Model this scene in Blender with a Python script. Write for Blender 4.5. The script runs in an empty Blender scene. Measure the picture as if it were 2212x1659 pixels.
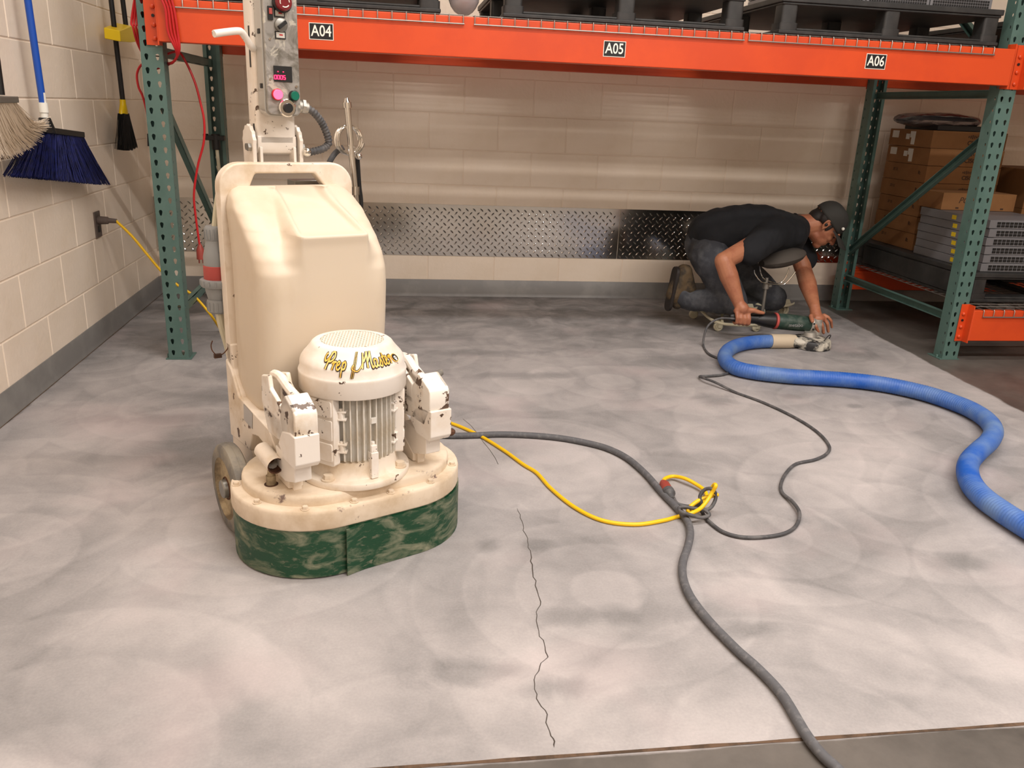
import bpy, bmesh, math, random
from mathutils import Vector, Matrix, noise as mnoise
random.seed(7)
PI = math.pi
sc = bpy.context.scene
COL = sc.collection
# ------------------------------------------------------------------ camera
FP = 1785.7
YAW, PITCH, ROLL = 0.1512, 0.3212, 0.0439
CAM = Vector((1.0447, -5.0331, 1.1159))
_f = Vector((math.sin(YAW)*math.cos(PITCH), math.cos(YAW)*math.cos(PITCH), -math.sin(PITCH)))
_r0 = Vector((math.cos(YAW), -math.sin(YAW), 0)); _u0 = _r0.cross(_f)
_r = _r0*math.cos(ROLL)+_u0*math.sin(ROLL); _u = _u0*math.cos(ROLL)-_r0*math.sin(ROLL)
cam = bpy.data.cameras.new('camera'); camo = bpy.data.objects.new('camera', cam); COL.objects.link(camo)
cam.sensor_fit = 'HORIZONTAL'; cam.sensor_width = 36; cam.lens = 36*FP/2212; cam.clip_start = .05
camo.matrix_world = Matrix(((_r.x, _u.x, -_f.x, CAM.x), (_r.y, _u.y, -_f.y, CAM.y), (_r.z, _u.z, -_f.z, CAM.z), (0, 0, 0, 1)))
sc.camera = camo
# ------------------------------------------------------------------ world, lights, exposure
W = bpy.data.worlds.new('world'); sc.world = W; W.use_nodes = True
W.node_tree.nodes['Background'].inputs[0].default_value = (1, .87, .76, 1)
W.node_tree.nodes['Background'].inputs[1].default_value = .06
def area(name, loc, sx, sy, e, col, rot=(0, 0, 0)):
    l = bpy.data.lights.new(name, 'AREA'); l.shape = 'RECTANGLE'; l.size = sx; l.size_y = sy; l.energy = e; l.color = col
    o = bpy.data.objects.new(name, l); o.location = loc; o.rotation_euler = rot; COL.objects.link(o)
LC = (1.0, .935, .885)
area('ceiling_strip', (1.5, -2.9, 3.55), 3.4, .16, 42, LC)
area('ceiling_strip', (3.3, -4.8, 3.55), 3.6, .16, 92, LC)
area('ceiling_strip', (3.0, -7.6, 3.55), 3.6, .16, 52, LC)
vs = sc.view_settings; vs.view_transform = 'Standard'; vs.look = 'None'; vs.exposure = .97; vs.gamma = 1; vs.use_curve_mapping = False

# ------------------------------------------------------------------ pixel rays onto real planes
def ray(u, v): return _f+_r*((u-1106)/FP)-_u*((v-829.5)/FP)
def at(u, v, ax, val):
    d = ray(u, v); t = (val-CAM[ax])/d[ax]; return CAM+d*t
def fl(u, v, z=0.): return at(u, v, 2, z)
MO = Vector((.928, -2.969, 0)); MT = .466
MX = Vector((math.cos(MT), math.sin(MT), 0)); MY = Vector((-math.sin(MT), math.cos(MT), 0)); MZ = Vector((0, 0, 1))
def L(u, v, ax, val):
    A = (MX, MY, MZ)[ax]; d = ray(u, v); t = (val-(CAM-MO).dot(A))/d.dot(A); p = CAM+d*t-MO
    return Vector((p.dot(MX), p.dot(MY), p.z))
# ------------------------------------------------------------------ materials
def s2l(c): c = c/255; return c/12.92 if c <= .04045 else ((c+.055)/1.055)**2.4
def rgb(r, g, b): return (s2l(r), s2l(g), s2l(b), 1)
def mat(name, col, rough=.5, metal=0, c2=None, ns=8, lo=.45, hi=.6, bump=0, bs=60, det=6, coat=0, emit=0, r2=None, dist=0, sub=0, trans=0, stretch=None, spec=None, edge=0, c3=None, n3=30, lo3=.62, hi3=.66):
    m = bpy.data.materials.new(name); m.use_nodes = True; nt = m.node_tree; N = nt.nodes; K = nt.links
    b = N['Principled BSDF']; b.inputs['Base Color'].default_value = col; b.inputs['Roughness'].default_value = rough; b.inputs['Metallic'].default_value = metal
    if spec is not None: b.inputs['Specular IOR Level'].default_value = spec
    if coat: b.inputs['Coat Weight'].default_value = coat
    if sub: b.inputs['Subsurface Weight'].default_value = sub; b.inputs['Subsurface Radius'].default_value = (.03, .02, .01)
    if trans: b.inputs['Transmission Weight'].default_value = trans
    if emit: b.inputs['Emission Color'].default_value = col; b.inputs['Emission Strength'].default_value = emit
    tc = N.new('ShaderNodeTexCoord'); vec = tc.outputs['Object']
    if stretch:
        mp = N.new('ShaderNodeMapping'); mp.inputs['Scale'].default_value = stretch; K.new(vec, mp.inputs[0]); vec = mp.outputs[0]
    def nz(scale, lo, hi, d=det):
        n = N.new('ShaderNodeTexNoise'); n.inputs['Scale'].default_value = scale; n.inputs['Detail'].default_value = d; n.inputs['Roughness'].default_value = .62; n.inputs['Distortion'].default_value = dist
        K.new(vec, n.inputs['Vector']); r = N.new('ShaderNodeMapRange'); r.inputs[1].default_value = lo; r.inputs[2].default_value = hi; K.new(n.outputs[0], r.inputs[0]); return r.outputs[0]
    src = None
    if c2:
        f = nz(ns, lo, hi); x = N.new('ShaderNodeMix'); x.data_type = 'RGBA'; K.new(f, x.inputs[0]); x.inputs[6].default_value = col; x.inputs[7].default_value = c2; src = x.outputs[2]
        if r2 is not None:
            q = N.new('ShaderNodeMix'); K.new(f, q.inputs[0]); q.inputs[2].default_value = rough; q.inputs[3].default_value = r2; K.new(q.outputs[0], b.inputs['Roughness'])
    if c3:
        f = nz(n3, lo3, hi3, 8)
        if edge:
            gm = N.new('ShaderNodeNewGeometry'); mr_ = N.new('ShaderNodeMapRange'); mr_.inputs[1].default_value = .50; mr_.inputs[2].default_value = .62; mr_.inputs[4].default_value = .22*edge; K.new(gm.outputs['Pointiness'], mr_.inputs[0])
            nn = f.node.inputs[0].links[0].from_socket; ad = N.new('ShaderNodeMath'); ad.operation = 'ADD'; K.new(nn, ad.inputs[0]); K.new(mr_.outputs[0], ad.inputs[1]); K.new(ad.outputs[0], f.node.inputs[0])
        x = N.new('ShaderNodeMix'); x.data_type = 'RGBA'; K.new(f, x.inputs[0]); x.inputs[6].default_value = col
        if src: K.new(src, x.inputs[6])
        x.inputs[7].default_value = c3; src = x.outputs[2]
    if src: K.new(src, b.inputs['Base Color'])
    if bump:
        n = N.new('ShaderNodeTexNoise'); n.inputs['Scale'].default_value = bs; n.inputs['Detail'].default_value = 5; K.new(vec, n.inputs['Vector'])
        bp = N.new('ShaderNodeBump'); bp.inputs['Strength'].default_value = bump; bp.inputs['Distance'].default_value = .004; K.new(n.outputs[0], bp.inputs['Height']); K.new(bp.outputs[0], b.inputs['Normal'])
    return m
M = {}
M['block'] = mat('cream painted block', rgb(246, 231, 213), .42, bump=.35, bs=45, c2=rgb(242, 226, 206), ns=3)
M['mortar'] = mat('cream painted mortar', rgb(242, 226, 208), .5)
M['rubber'] = mat('grey rubber base', rgb(122, 120, 118), .4, c2=rgb(134, 132, 129), ns=5)
M['green'] = mat('green rack paint', rgb(84, 112, 105), .4, c2=rgb(76, 104, 97), ns=6)
M['orange'] = mat('orange rack paint', rgb(214, 76, 32), .34, c2=rgb(204, 70, 32), ns=2.5)
M['zinc'] = mat('galvanised wire', rgb(150, 144, 138), .4, .7)
M['chrome'] = mat('chrome', rgb(225, 222, 215), .12, 1)
M['steel'] = mat('dull steel', rgb(150, 148, 142), .4, .8)
M['plate'] = mat('aluminium tread plate', rgb(205, 203, 198), .15, 1, bump=.05, bs=6)
M['blackp'] = mat('black pallet plastic', rgb(38, 38, 38), .5, c2=rgb(58, 57, 56), ns=12, lo=.45, hi=.75)
M['black'] = mat('black plastic', rgb(22, 22, 23), .45)
M['ink'] = mat('black ink', rgb(26, 20, 16), .6)
M['white'] = mat('white print', rgb(238, 236, 226), .5)
M['signblk'] = mat('black sign', rgb(20, 20, 24), .4)
M['card'] = mat('brown cardboard', rgb(136, 94, 54), .8, c2=rgb(126, 85, 46), ns=3)
M['inkbrown'] = mat('brown ink', rgb(60, 38, 22), .7)
M['label'] = mat('paper label', rgb(205, 200, 190), .7)
M['greybox'] = mat('grey switch casing', rgb(120, 119, 122), .45, .15)
M['yellowst'] = mat('yellow sticker', rgb(220, 190, 30), .5)
M['paint'] = mat('worn cream machine paint', rgb(236, 223, 206), .38, c2=rgb(205, 182, 150), ns=7, lo=.5, hi=.72, r2=.6, c3=rgb(92, 66, 44), n3=20, lo3=.68, hi3=.70, edge=.5, bump=.12, bs=40)
M['paintw'] = mat('white machine paint', rgb(240, 232, 222), .3, c2=rgb(222, 204, 182), ns=6, lo=.5, hi=.75, c3=rgb(80, 58, 42), n3=28, lo3=.68, hi3=.695, edge=.5, bump=.1, bs=40)
M['wornw'] = mat('chipped white cast weight', rgb(242, 234, 223), .35, c2=rgb(214, 194, 168), ns=9, lo=.5, hi=.7, c3=rgb(92, 70, 54), n3=24, lo3=.645, hi3=.665, edge=.7, bump=.3, bs=30)
M['dustp'] = mat('dusty cream deck', rgb(224, 207, 184), .7, c2=rgb(190, 166, 134), ns=9, lo=.45, hi=.75, c3=rgb(128, 108, 100), n3=22, lo3=.64, hi3=.70, bump=.1, bs=50)
M['tank'] = mat('cream polyethylene', rgb(216, 201, 180), .5, c2=rgb(200, 180, 152), ns=4, lo=.5, hi=.8, sub=.08, c3=rgb(140, 116, 88), n3=17, lo3=.735, hi3=.76, stretch=(1, 1, .6))
M['skirt'] = mat('green skirt', rgb(12, 64, 38), .5, c2=rgb(146, 146, 122), ns=12, lo=.46, hi=.74, r2=.9, bump=.2, bs=60, stretch=(1, 1, 2.2), dist=.8, c3=rgb(120, 118, 98), n3=40, lo3=.58, hi3=.75)
M['fin'] = mat('grey white fin', rgb(226, 222, 214), .5, c2=rgb(206, 194, 174), ns=10)
M['tyre'] = mat('dusty grey tyre', rgb(112, 108, 102), .8, c2=rgb(140, 132, 118), ns=12)
M['hub'] = mat('dusty hub', rgb(176, 158, 126), .7, c2=rgb(120, 104, 80), ns=14)
M['gold'] = mat('gold print', rgb(240, 178, 60), .4, c2=rgb(248, 214, 130), ns=40)
M['grille'] = mat('perforated white steel', rgb(236, 224, 208), .4)
M['cbox'] = mat('scratched grey control cover', rgb(158, 154, 148), .22, c2=rgb(112, 108, 100), ns=14, lo=.45, hi=.62, dist=1.5, coat=.6, c3=rgb(196, 190, 176), n3=20, lo3=.58, hi3=.64)
M['cboxside'] = mat('clear grey box edge', rgb(176, 172, 164), .25, coat=.5)
M['redlit'] = mat('lit red button', (1, .07, .14, 1), .3, emit=1.6)
M['redrim'] = mat('red rim', rgb(190, 20, 30), .3, emit=0)
M['redled'] = mat('red digits', (1, .02, .08, 1), .3, emit=2.2)
M['greenb'] = mat('green button', rgb(10, 110, 88), .3)
M['redstop'] = mat('dark red stop button', rgb(120, 18, 26), .35)
M['redp'] = mat('dusty red plastic', rgb(178, 76, 70), .6)
M['redhead'] = mat('translucent red brown plug', rgb(150, 62, 52), .5)
M['gplas'] = mat('grey plug plastic', rgb(140, 142, 142), .5)
M['cable'] = mat('dusty grey cable', rgb(88, 88, 91), .7, c2=rgb(124, 122, 122), ns=55, lo=.5, hi=.8)
M['cord'] = mat('thin grey cord', rgb(70, 70, 72), .6, c2=rgb(96, 94, 94), ns=30)
M['yellow'] = mat('yellow cord', rgb(238, 190, 12), .45)
M['redcord'] = mat('red cord', rgb(186, 24, 30), .45)
M['hose'] = mat('blue hose', rgb(28, 88, 178), .5, c2=rgb(104, 134, 180), ns=5, lo=.38, hi=.68)
M['cuff'] = mat('beige cuff', rgb(196, 180, 156), .6)
M['rust'] = mat('rusty brown', rgb(96, 60, 38), .85, c2=rgb(60, 40, 30), ns=40)
M['skin'] = mat('skin', rgb(172, 114, 84), .5, c2=rgb(158, 98, 72), ns=14, sub=.08)
M['shirt'] = mat('black cotton', rgb(17, 19, 24), .9, bump=.25, bs=30)
M['denim'] = mat('dark grey denim', rgb(56, 58, 64), .9, c2=rgb(78, 80, 84), ns=12, bump=.3, bs=40)
M['cap'] = mat('dark cap cloth', rgb(48, 47, 44), .85)
M['hair'] = mat('dark hair', rgb(26, 18, 14), .7)
M['boot'] = mat('worn brown boot', rgb(84, 68, 46), .8, c2=rgb(50, 42, 32), ns=20)
M['pad'] = mat('dark foam pad', rgb(66, 60, 54), .8)
M['ivory'] = mat('ivory enamel', rgb(205, 198, 172), .4)
M['dgreen'] = mat('dusty dark green housing', rgb(34, 58, 50), .5, c2=rgb(74, 86, 78), ns=14)
M['alu'] = mat('cast aluminium', rgb(176, 172, 164), .45, .6)
M['shroudm'] = mat('dusty shroud', rgb(32, 32, 34), .5, c2=rgb(196, 190, 176), ns=16, lo=.45, hi=.58)
M['bluehandle'] = mat('blue handle', rgb(18, 78, 176), .35)
M['navy'] = mat('navy bristles', rgb(26, 34, 96), .6, c2=rgb(20, 24, 62), ns=40)
M['wbr'] = mat('white bristles', rgb(222, 206, 184), .6)
M['kbr'] = mat('black bristles', rgb(22, 22, 22), .6)
M['yplas'] = mat('yellow plastic', rgb(236, 200, 10), .4)
M['brownplate'] = mat('brown outlet plate', rgb(92, 80, 74), .5)
M['clear'] = mat('clear film', rgb(236, 236, 244), .08, trans=.96, bump=.8, bs=14)
M['glasswhite'] = mat('wrapped plastic', rgb(205, 200, 205), .2, bump=.9, bs=18, trans=.5)
M['ceil'] = mat('ceiling white', rgb(205, 200, 190), .9)
M['joint'] = mat('brown joint sealant', rgb(96, 74, 56), .9, c2=rgb(70, 54, 40), ns=30)
M['crackm'] = mat('dark crack', rgb(70, 62, 56), 1)
# --- concrete with a ground area (dusty, pale) inside the two joints and polished dark concrete outside
def concrete(name):
    m = bpy.data.materials.new(name); m.use_nodes = True; nt = m.node_tree; N = nt.nodes; K = nt.links; b = N['Principled BSDF']
    g = N.new('ShaderNodeNewGeometry'); P = g.outputs['Position']
    def math_(op, a, c=None, d=None):
        n = N.new('ShaderNodeMath'); n.operation = op
        for i, v in enumerate((a, c, d)):
            if v is None: continue
            if isinstance(v, (int, float)): n.inputs[i].default_value = v
            else: K.new(v, n.inputs[i])
        return n.outputs[0]
    def mr(v, a, c, e=0., f=1., smooth=False):
        n = N.new('ShaderNodeMapRange'); n.inputs[1].default_value = a; n.inputs[2].default_value = c; n.inputs[3].default_value = e; n.inputs[4].default_value = f
        if smooth: n.interpolation_type = 'SMOOTHSTEP'
        K.new(v, n.inputs[0]); return n.outputs[0]
    def noise(scale, det=5, rough=.55, dist=0, vec=P, off=0):
        n = N.new('ShaderNodeTexNoise'); n.inputs['Scale'].default_value = scale; n.inputs['Detail'].default_value = det; n.inputs['Roughness'].default_value = rough; n.inputs['Distortion'].default_value = dist
        mp = N.new('ShaderNodeMapping'); mp.inputs['Location'].default_value = (off, off*1.7, 0); K.new(vec, mp.inputs[0]); K.new(mp.outputs[0], n.inputs['Vector']); return n.outputs[0]
    def mixc(f, a, c):
        x = N.new('ShaderNodeMix'); x.data_type = 'RGBA'
        for i, v in ((0, f), (6, a), (7, c)):
            if isinstance(v, (int, float, tuple)): x.inputs[i].default_value = v
            else: K.new(v, x.inputs[i])
        return x.outputs[2]
    sp = N.new('ShaderNodeSeparateXYZ'); K.new(P, sp.inputs[0]); X, Y = sp.outputs[0], sp.outputs[1]
    # pale dust tone: broad clouds, fine grain, overlapping circular passes of the grinder
    v1 = mr(noise(1.5, 4, .55, .6), .36, .66)
    v2 = mr(noise(5.0, 5, .6, 1.0, off=3), .35, .7)
    mpv = N.new('ShaderNodeMapping'); mpv.inputs['Scale'].default_value = (1, 1, 0); K.new(P, mpv.inputs[0])
    arcs = None
    for sc_, off in ((1.55, 0), (1.15, 5.3)):
        vo = N.new('ShaderNodeTexVoronoi'); vo.inputs['Scale'].default_value = sc_; mp2 = N.new('ShaderNodeMapping'); mp2.inputs['Location'].default_value = (off, off, 0); mp2.inputs['Scale'].default_value = (1, 1, 0); K.new(P, mp2.inputs[0]); K.new(mp2.outputs[0], vo.inputs['Vector'])
        d = math_('MULTIPLY', vo.outputs['Distance'], 5.2); fr = math_('FRACT', d); a = mr(fr, 0, .92, 0, 1); e = mr(fr, .92, 1, 1, 0)
        a = math_('MULTIPLY', a, e); arcs = a if arcs is None else math_('ADD', arcs, a)
    v3 = mr(noise(14, 5, .62, 1.2, off=6), .3, .7); t = math_('ADD', math_('ADD', math_('MULTIPLY', v1, .38), .16), math_('ADD', math_('MULTIPLY', v2, .13), math_('MULTIPLY', v3, .08))); t = math_('ADD', t, math_('MULTIPLY', arcs, .09))
    # smudges left bare by the grinder, plus painted shadowing left of the machine
    st = None
    spots = [(-.02, -.85, .42, .42), (.2, -1.2, .15, .2), (.55, -2.35, .3, .3), (1.22, -3.60, .15, .05), (1.36, -3.66, .11, .04), (1.56, -3.42, .06, .05), (1.86, -3.50, .08, .04), (1.30, -3.08, .04, .05), (1.43, -3.08, .05, .03), (1.45, -3.42, .12, .05),
             (2.30, -1.10, .38, .09), (2.35, -1.38, .3, .13), (2.15, -.62, .5, .05), (.38, -1.55, .2, .1), (.32, -1.85, .25, .12), (2.36, -1.92, .10, .09), (2.74, -1.90, .06, .04), (2.95, -2.03, .04, .03), (3.20, -2.0, .05, .04), (2.55, -3.25, .1, .05), (.2, -2.1, .3, .06), (1.6, -1.6, .25, .06), (1.25, -1.0, .4, .06), (1.5, -1.25, .3, .06), (2.0, -2.55, .2, .1), (3.28, -1.2, .3, .13)]
    for cx, cy, ax, ay in spots:
        dx = math_('DIVIDE', math_('SUBTRACT', X, cx), ax); dy = math_('DIVIDE', math_('SUBTRACT', Y, cy), ay)
        r = math_('SQRT', math_('ADD', math_('MULTIPLY', dx, dx), math_('MULTIPLY', dy, dy)))
        r = math_('ADD', r, math_('MULTIPLY', math_('SUBTRACT', v2, .5), .7))
        q = mr(r, .2, 1.25, .5, 0, True); st = q if st is None else math_('MAXIMUM', st, q)
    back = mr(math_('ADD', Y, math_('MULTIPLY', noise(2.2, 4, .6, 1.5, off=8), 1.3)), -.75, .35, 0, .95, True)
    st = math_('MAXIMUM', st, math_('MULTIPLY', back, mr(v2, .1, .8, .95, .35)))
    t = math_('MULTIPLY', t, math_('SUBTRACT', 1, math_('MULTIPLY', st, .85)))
    grit = mr(noise(160, 2, .6), .3, .75, -.05, .05); t = math_('ADD', t, grit)
    pale = N.new('ShaderNodeValToRGB'); K.new(t, pale.inputs[0]); cr = pale.color_ramp
    cr.elements[0].position = .0; cr.elements[0].color = rgb(98, 97, 96); cr.elements[1].position = .85; cr.elements[1].color = rgb(184, 177, 175)
    e = cr.elements.new(.4); e.color = rgb(146, 142, 141)
    pink = mixc(mr(noise(2.1, 3, .5, off=12), .55, .72, 0, .35), pale.outputs[0], rgb(196, 178, 177))
    # polished dark concrete
    dk = N.new('ShaderNodeValToRGB'); K.new(math_('ADD', math_('MULTIPLY', noise(1.3, 6, .6, .8, off=20), .75), math_('MULTIPLY', noise(9, 6, .7, off=2), .35)), dk.inputs[0])
    dk.color_ramp.elements[0].position = .38; dk.color_ramp.elements[0].color = rgb(70, 66, 62); dk.color_ramp.elements[1].position = .75; dk.color_ramp.elements[1].color = rgb(112, 106, 100)
    wob = math_('MULTIPLY', math_('SUBTRACT', noise(6, 5, .6, off=4), .5), .05)
    edge = math_('ADD', math_('MULTIPLY', math_('ADD', Y, .529), .053), 3.747)
    mx = mr(math_('ADD', math_('SUBTRACT', edge, X), wob), -.004, .012)
    my = mr(math_('ADD', Y, math_('MULTIPLY', wob, .4)), -3.856, -3.848)
    ml = mr(math_('ADD', X, wob), -.30, -.285)
    mask = math_('MULTIPLY', math_('MULTIPLY', mx, my), ml)
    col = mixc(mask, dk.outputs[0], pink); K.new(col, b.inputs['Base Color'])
    ro = math_('ADD', math_('MULTIPLY', mask, .4), math_('MULTIPLY', mr(noise(3, 4), .3, .7), .15)); K.new(math_('ADD', ro, .34), b.inputs['Roughness'])
    b.inputs['Specular IOR Level'].default_value = .4
    bp = N.new('ShaderNodeBump'); bp.inputs['Strength'].default_value = .15; bp.inputs['Distance'].default_value = .002; K.new(noise(45, 5, .6), bp.inputs['Height']); K.new(bp.outputs[0], b.inputs['Normal'])
    return m
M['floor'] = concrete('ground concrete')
# ------------------------------------------------------------------ mesh builder
ORG = {}
def stadium(a, r, n=24, z=0, cx=0, cy=0):
    out = []
    for k in range(n+1): t = -PI/2+PI*k/n; out.append((cx+a+r*math.cos(t), cy+r*math.sin(t)))
    for k in range(n+1): t = PI/2+PI*k/n; out.append((cx-a+r*math.cos(t), cy+r*math.sin(t)))
    return out
def rrect(x0, y0, x1, y1, r, n=5):
    out = []
    for cx, cy, t0 in ((x1-r, y0+r, -PI/2), (x1-r, y1-r, 0), (x0+r, y1-r, PI/2), (x0+r, y0+r, PI)):
        for k in range(n+1): t = t0+PI/2*k/n; out.append((cx+r*math.cos(t), cy+r*math.sin(t)))
    return out
def smoothpath(pts, n=8, closed=False):
    pts = [Vector(p) for p in pts]; out = []; N_ = len(pts)
    rng = range(N_) if closed else range(N_-1)
    for i in rng:
        if closed: p0, p1, p2, p3 = pts[i-1], pts[i], pts[(i+1) % N_], pts[(i+2) % N_]
        else: p0, p1, p2, p3 = pts[max(i-1, 0)], pts[i], pts[i+1], pts[min(i+2, N_-1)]
        for k in range(n):
            t = k/n; out.append(.5*((2*p1)+(-p0+p2)*t+(2*p0-5*p1+4*p2-p3)*t*t+(-p0+3*p1-3*p2+p3)*t**3))
    if not closed: out.append(pts[-1])
    return out
def resample(pts, step):
    out = [pts[0]]; acc = 0
    for a, b in zip(pts, pts[1:]):
        d = (b-a).length
        while acc+d >= step:
            t = (step-acc)/d; a = a.lerp(b, t); out.append(a); d = (b-a).length; acc = 0
        acc += d
    return out
class MB:
    def __init__(s): s.v = []; s.f = []; s.m = []
    def add(s, vs, fs, m=0):
        o = len(s.v); s.v += [Vector(p) for p in vs]; s.f += [tuple(i+o for i in q) for q in fs]; s.m += [m]*len(fs); return s
    def box(s, x0, y0, z0, x1, y1, z1, m=0, T=None):
        v = [(x, y, z) for z in (z0, z1) for y in (y0, y1) for x in (x0, x1)]
        if T: v = [T @ Vector(p) for p in v]
        return s.add(v, [(0, 2, 3, 1), (4, 5, 7, 6), (0, 1, 5, 4), (2, 6, 7, 3), (0, 4, 6, 2), (1, 3, 7, 5)], m)
    def tube(s, pts, r, n=8, m=0, closed=False, cap=True):
        pts = [Vector(p) for p in pts]; N_ = len(pts); rs = r if isinstance(r, (list, tuple)) else [r]*N_
        tg = []
        for i in range(N_):
            if closed: d = pts[(i+1) % N_]-pts[i-1]
            else: d = pts[min(i+1, N_-1)]-pts[max(i-1, 0)]
            tg.append(d.normalized() if d.length > 1e-9 else Vector((0, 0, 1)))
        up = Vector((0, 0, 1)) if abs(tg[0].z) < .9 else Vector((1, 0, 0))
        a = tg[0].cross(up).normalized(); v = []
        for i in range(N_):
            a = (a-tg[i]*a.dot(tg[i])).normalized(); b = tg[i].cross(a)
            for k in range(n): t = 2*PI*k/n; v.append(pts[i]+(a*math.cos(t)+b*math.sin(t))*rs[i])
        fs = []
        for i in range(N_ if closed else N_-1):
            j = (i+1) % N_
            for k in range(n): fs.append((i*n+k, i*n+(k+1) % n, j*n+(k+1) % n, j*n+k))
        if cap and not closed: fs.append(tuple(range(n-1, -1, -1))); fs.append(tuple((N_-1)*n+k for k in range(n)))
        return s.add(v, fs, m)
    def cyl(s, p0, p1, r0, r1=None, n=20, m=0): return s.tube([p0, p1], [r0, r0 if r1 is None else r1], n, m)
    def lathe(s, prof, n=48, c=(0, 0, 0), m=0, ax='z', a0=0, a1=2*PI):
        c = Vector(c); v = []; full = abs(a1-a0-2*PI) < 1e-6; nn = n if full else n+1
        for r, h in prof:
            for k in range(nn):
                t = a0+(a1-a0)*k/n; x, y = r*math.cos(t), r*math.sin(t)
                v.append(c+Vector({'z': (x, y, h), 'x': (h, x, y), 'y': (x, h, y)}[ax]))
        fs = []
        for i in range(len(prof)-1):
            for k in range(n if full else n): fs.append((i*nn+k, i*nn+(k+1) % nn, (i+1)*nn+(k+1) % nn, (i+1)*nn+k))
        return s.add(v, fs, m)
    def prism(s, poly, a, b, ax='z', m=0, capb=True):
        n = len(poly)
        def P3(p, h): return {'z': (p[0], p[1], h), 'x': (h, p[0], p[1]), 'y': (p[0], h, p[1])}[ax]
        v = [P3(p, a) for p in poly]+[P3(p, b) for p in poly]
        fs = [tuple(range(n-1, -1, -1)), tuple(range(n, 2*n))]+[(i, (i+1) % n, n+(i+1) % n, n+i) for i in range(n)]
        return s.add(v, fs, m)
    def loft(s, rings, m=0, cap=True):
        n = len(rings[0]); v = [p for r in rings for p in r]; fs = []
        for i in range(len(rings)-1):
            for k in range(n): fs.append((i*n+k, i*n+(k+1) % n, (i+1)*n+(k+1) % n, (i+1)*n+k))
        if cap: fs.append(tuple(range(n-1, -1, -1))); fs.append(tuple((len(rings)-1)*n+k for k in range(n)))
        return s.add(v, fs, m)
    def ball(s, c, r, n=12, m=0, T=None):
        c = Vector(c); r = r if isinstance(r, (tuple, list)) else (r, r, r); v = [Vector((0, 0, -1))]; h = n//2
        for i in range(1, h):
            ph = -PI/2+PI*i/h
            for k in range(n): t = 2*PI*k/n; v.append(Vector((math.cos(ph)*math.cos(t), math.cos(ph)*math.sin(t), math.sin(ph))))
        v.append(Vector((0, 0, 1))); v = [Vector((p.x*r[0], p.y*r[1], p.z*r[2])) for p in v]
        if T: v = [T @ p for p in v]
        v = [p+c for p in v]; fs = [(0, 1+(k+1) % n, 1+k) for k in range(n)]
        for i in range(h-2):
            for k in range(n): a = 1+i*n+k; b = 1+i*n+(k+1) % n; fs.append((a, b, b+n, a+n))
        l = len(v)-1; o = 1+(h-2)*n
        fs += [(o+k, o+(k+1) % n, l) for k in range(n)]
        return s.add(v, fs, m)
    def cap(s, a, b, r0, r1, n=12, m=0):      # tapered capsule, closed
        a, b = Vector(a), Vector(b); d = (b-a).normalized(); q = d.to_track_quat('Z', 'Y').to_matrix(); ln = (b-a).length; pr = []
        for k in range(5): t = -PI/2+PI/2*k/4; pr.append((max(r0*math.cos(t), 1e-5), r0*math.sin(t)))
        for k in range(5): t = PI/2*k/4; pr.append((max(r1*math.cos(t), 1e-5), ln+r1*math.sin(t)))
        o = len(s.v); s.lathe(pr, n, (0, 0, 0), m)
        for i in range(o, len(s.v)): s.v[i] = q @ s.v[i]+a
        return s
    def xf(s, T, start=0):
        for i in range(start, len(s.v)): s.v[i] = T @ s.v[i]
        return s
    def text(s, txt, size, T, m=0, ext=.0004, shear=0, bold=0, spacing=1, align='CENTER'):
        cu = bpy.data.curves.new('t', 'FONT'); cu.body = txt; cu.size = size; cu.align_x = align; cu.align_y = 'CENTER'; cu.extrude = ext; cu.shear = shear; cu.offset = bold; cu.resolution_u = 3; cu.space_character = spacing
        o = bpy.data.objects.new('t', cu); me = o.to_mesh()
        s.add([T @ v.co for v in me.vertices], [tuple(p.vertices) for p in me.polygons], m)
        o.to_mesh_clear(); bpy.data.objects.remove(o); bpy.data.curves.remove(cu); return s
    def build(s, name, mats, parent=None, ang=35, bevel=0, seg=2, org=None, local=False):
        if parent is not None: og = ORG.get(parent.name, Vector())
        else: og = Vector(org) if org is not None else Vector()
        if local: og = Vector()
        me = bpy.data.meshes.new(name); me.from_pydata([p-og for p in s.v], [], s.f)
        if not isinstance(mats, (list, tuple)): mats = [mats]
        for x in mats: me.materials.append(M[x] if isinstance(x, str) else x)
        me.polygons.foreach_set('material_index', s.m); me.update()
        if ang:
            me.polygons.foreach_set('use_smooth', [True]*len(me.polygons)); me.set_sharp_from_angle(angle=math.radians(ang))
        o = bpy.data.objects.new(name, me); COL.objects.link(o)
        if parent is not None: o.parent = parent
        else: o.location = og
        ORG[o.name] = og
        if bevel:
            b = o.modifiers.new('b', 'BEVEL'); b.width = bevel; b.segments = seg; b.limit_method = 'ANGLE'; b.angle_limit = math.radians(40); b.harden_normals = True
        return o
def fixn(o):
    bm = bmesh.new(); bm.from_mesh(o.data); bmesh.ops.recalc_face_normals(bm, faces=bm.faces); bm.to_mesh(o.data); bm.free(); return o
def tag(o, label=None, cat=None, group=None, kind=None):
    if label: o['label'] = label
    if cat: o['category'] = cat
    if group: o['group'] = group
    if kind: o['kind'] = kind
    return o
def empty(name, loc, rz=0, local=False, **k):
    o = bpy.data.objects.new(name, None); COL.objects.link(o); o.location = loc; o.rotation_euler = (0, 0, rz); o.empty_display_size = .1
    ORG[o.name] = Vector() if local else Vector(loc); return tag(o, **k)
def copy_of(o, parent, loc=None, rot=None):
    c = o.copy(); COL.objects.link(c)
    if parent is not None: c.parent = parent
    if loc is not None: c.location = loc
    if rot is not None: c.rotation_euler = rot
    ORG[c.name] = ORG.get(o.name, Vector()); return c
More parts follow.
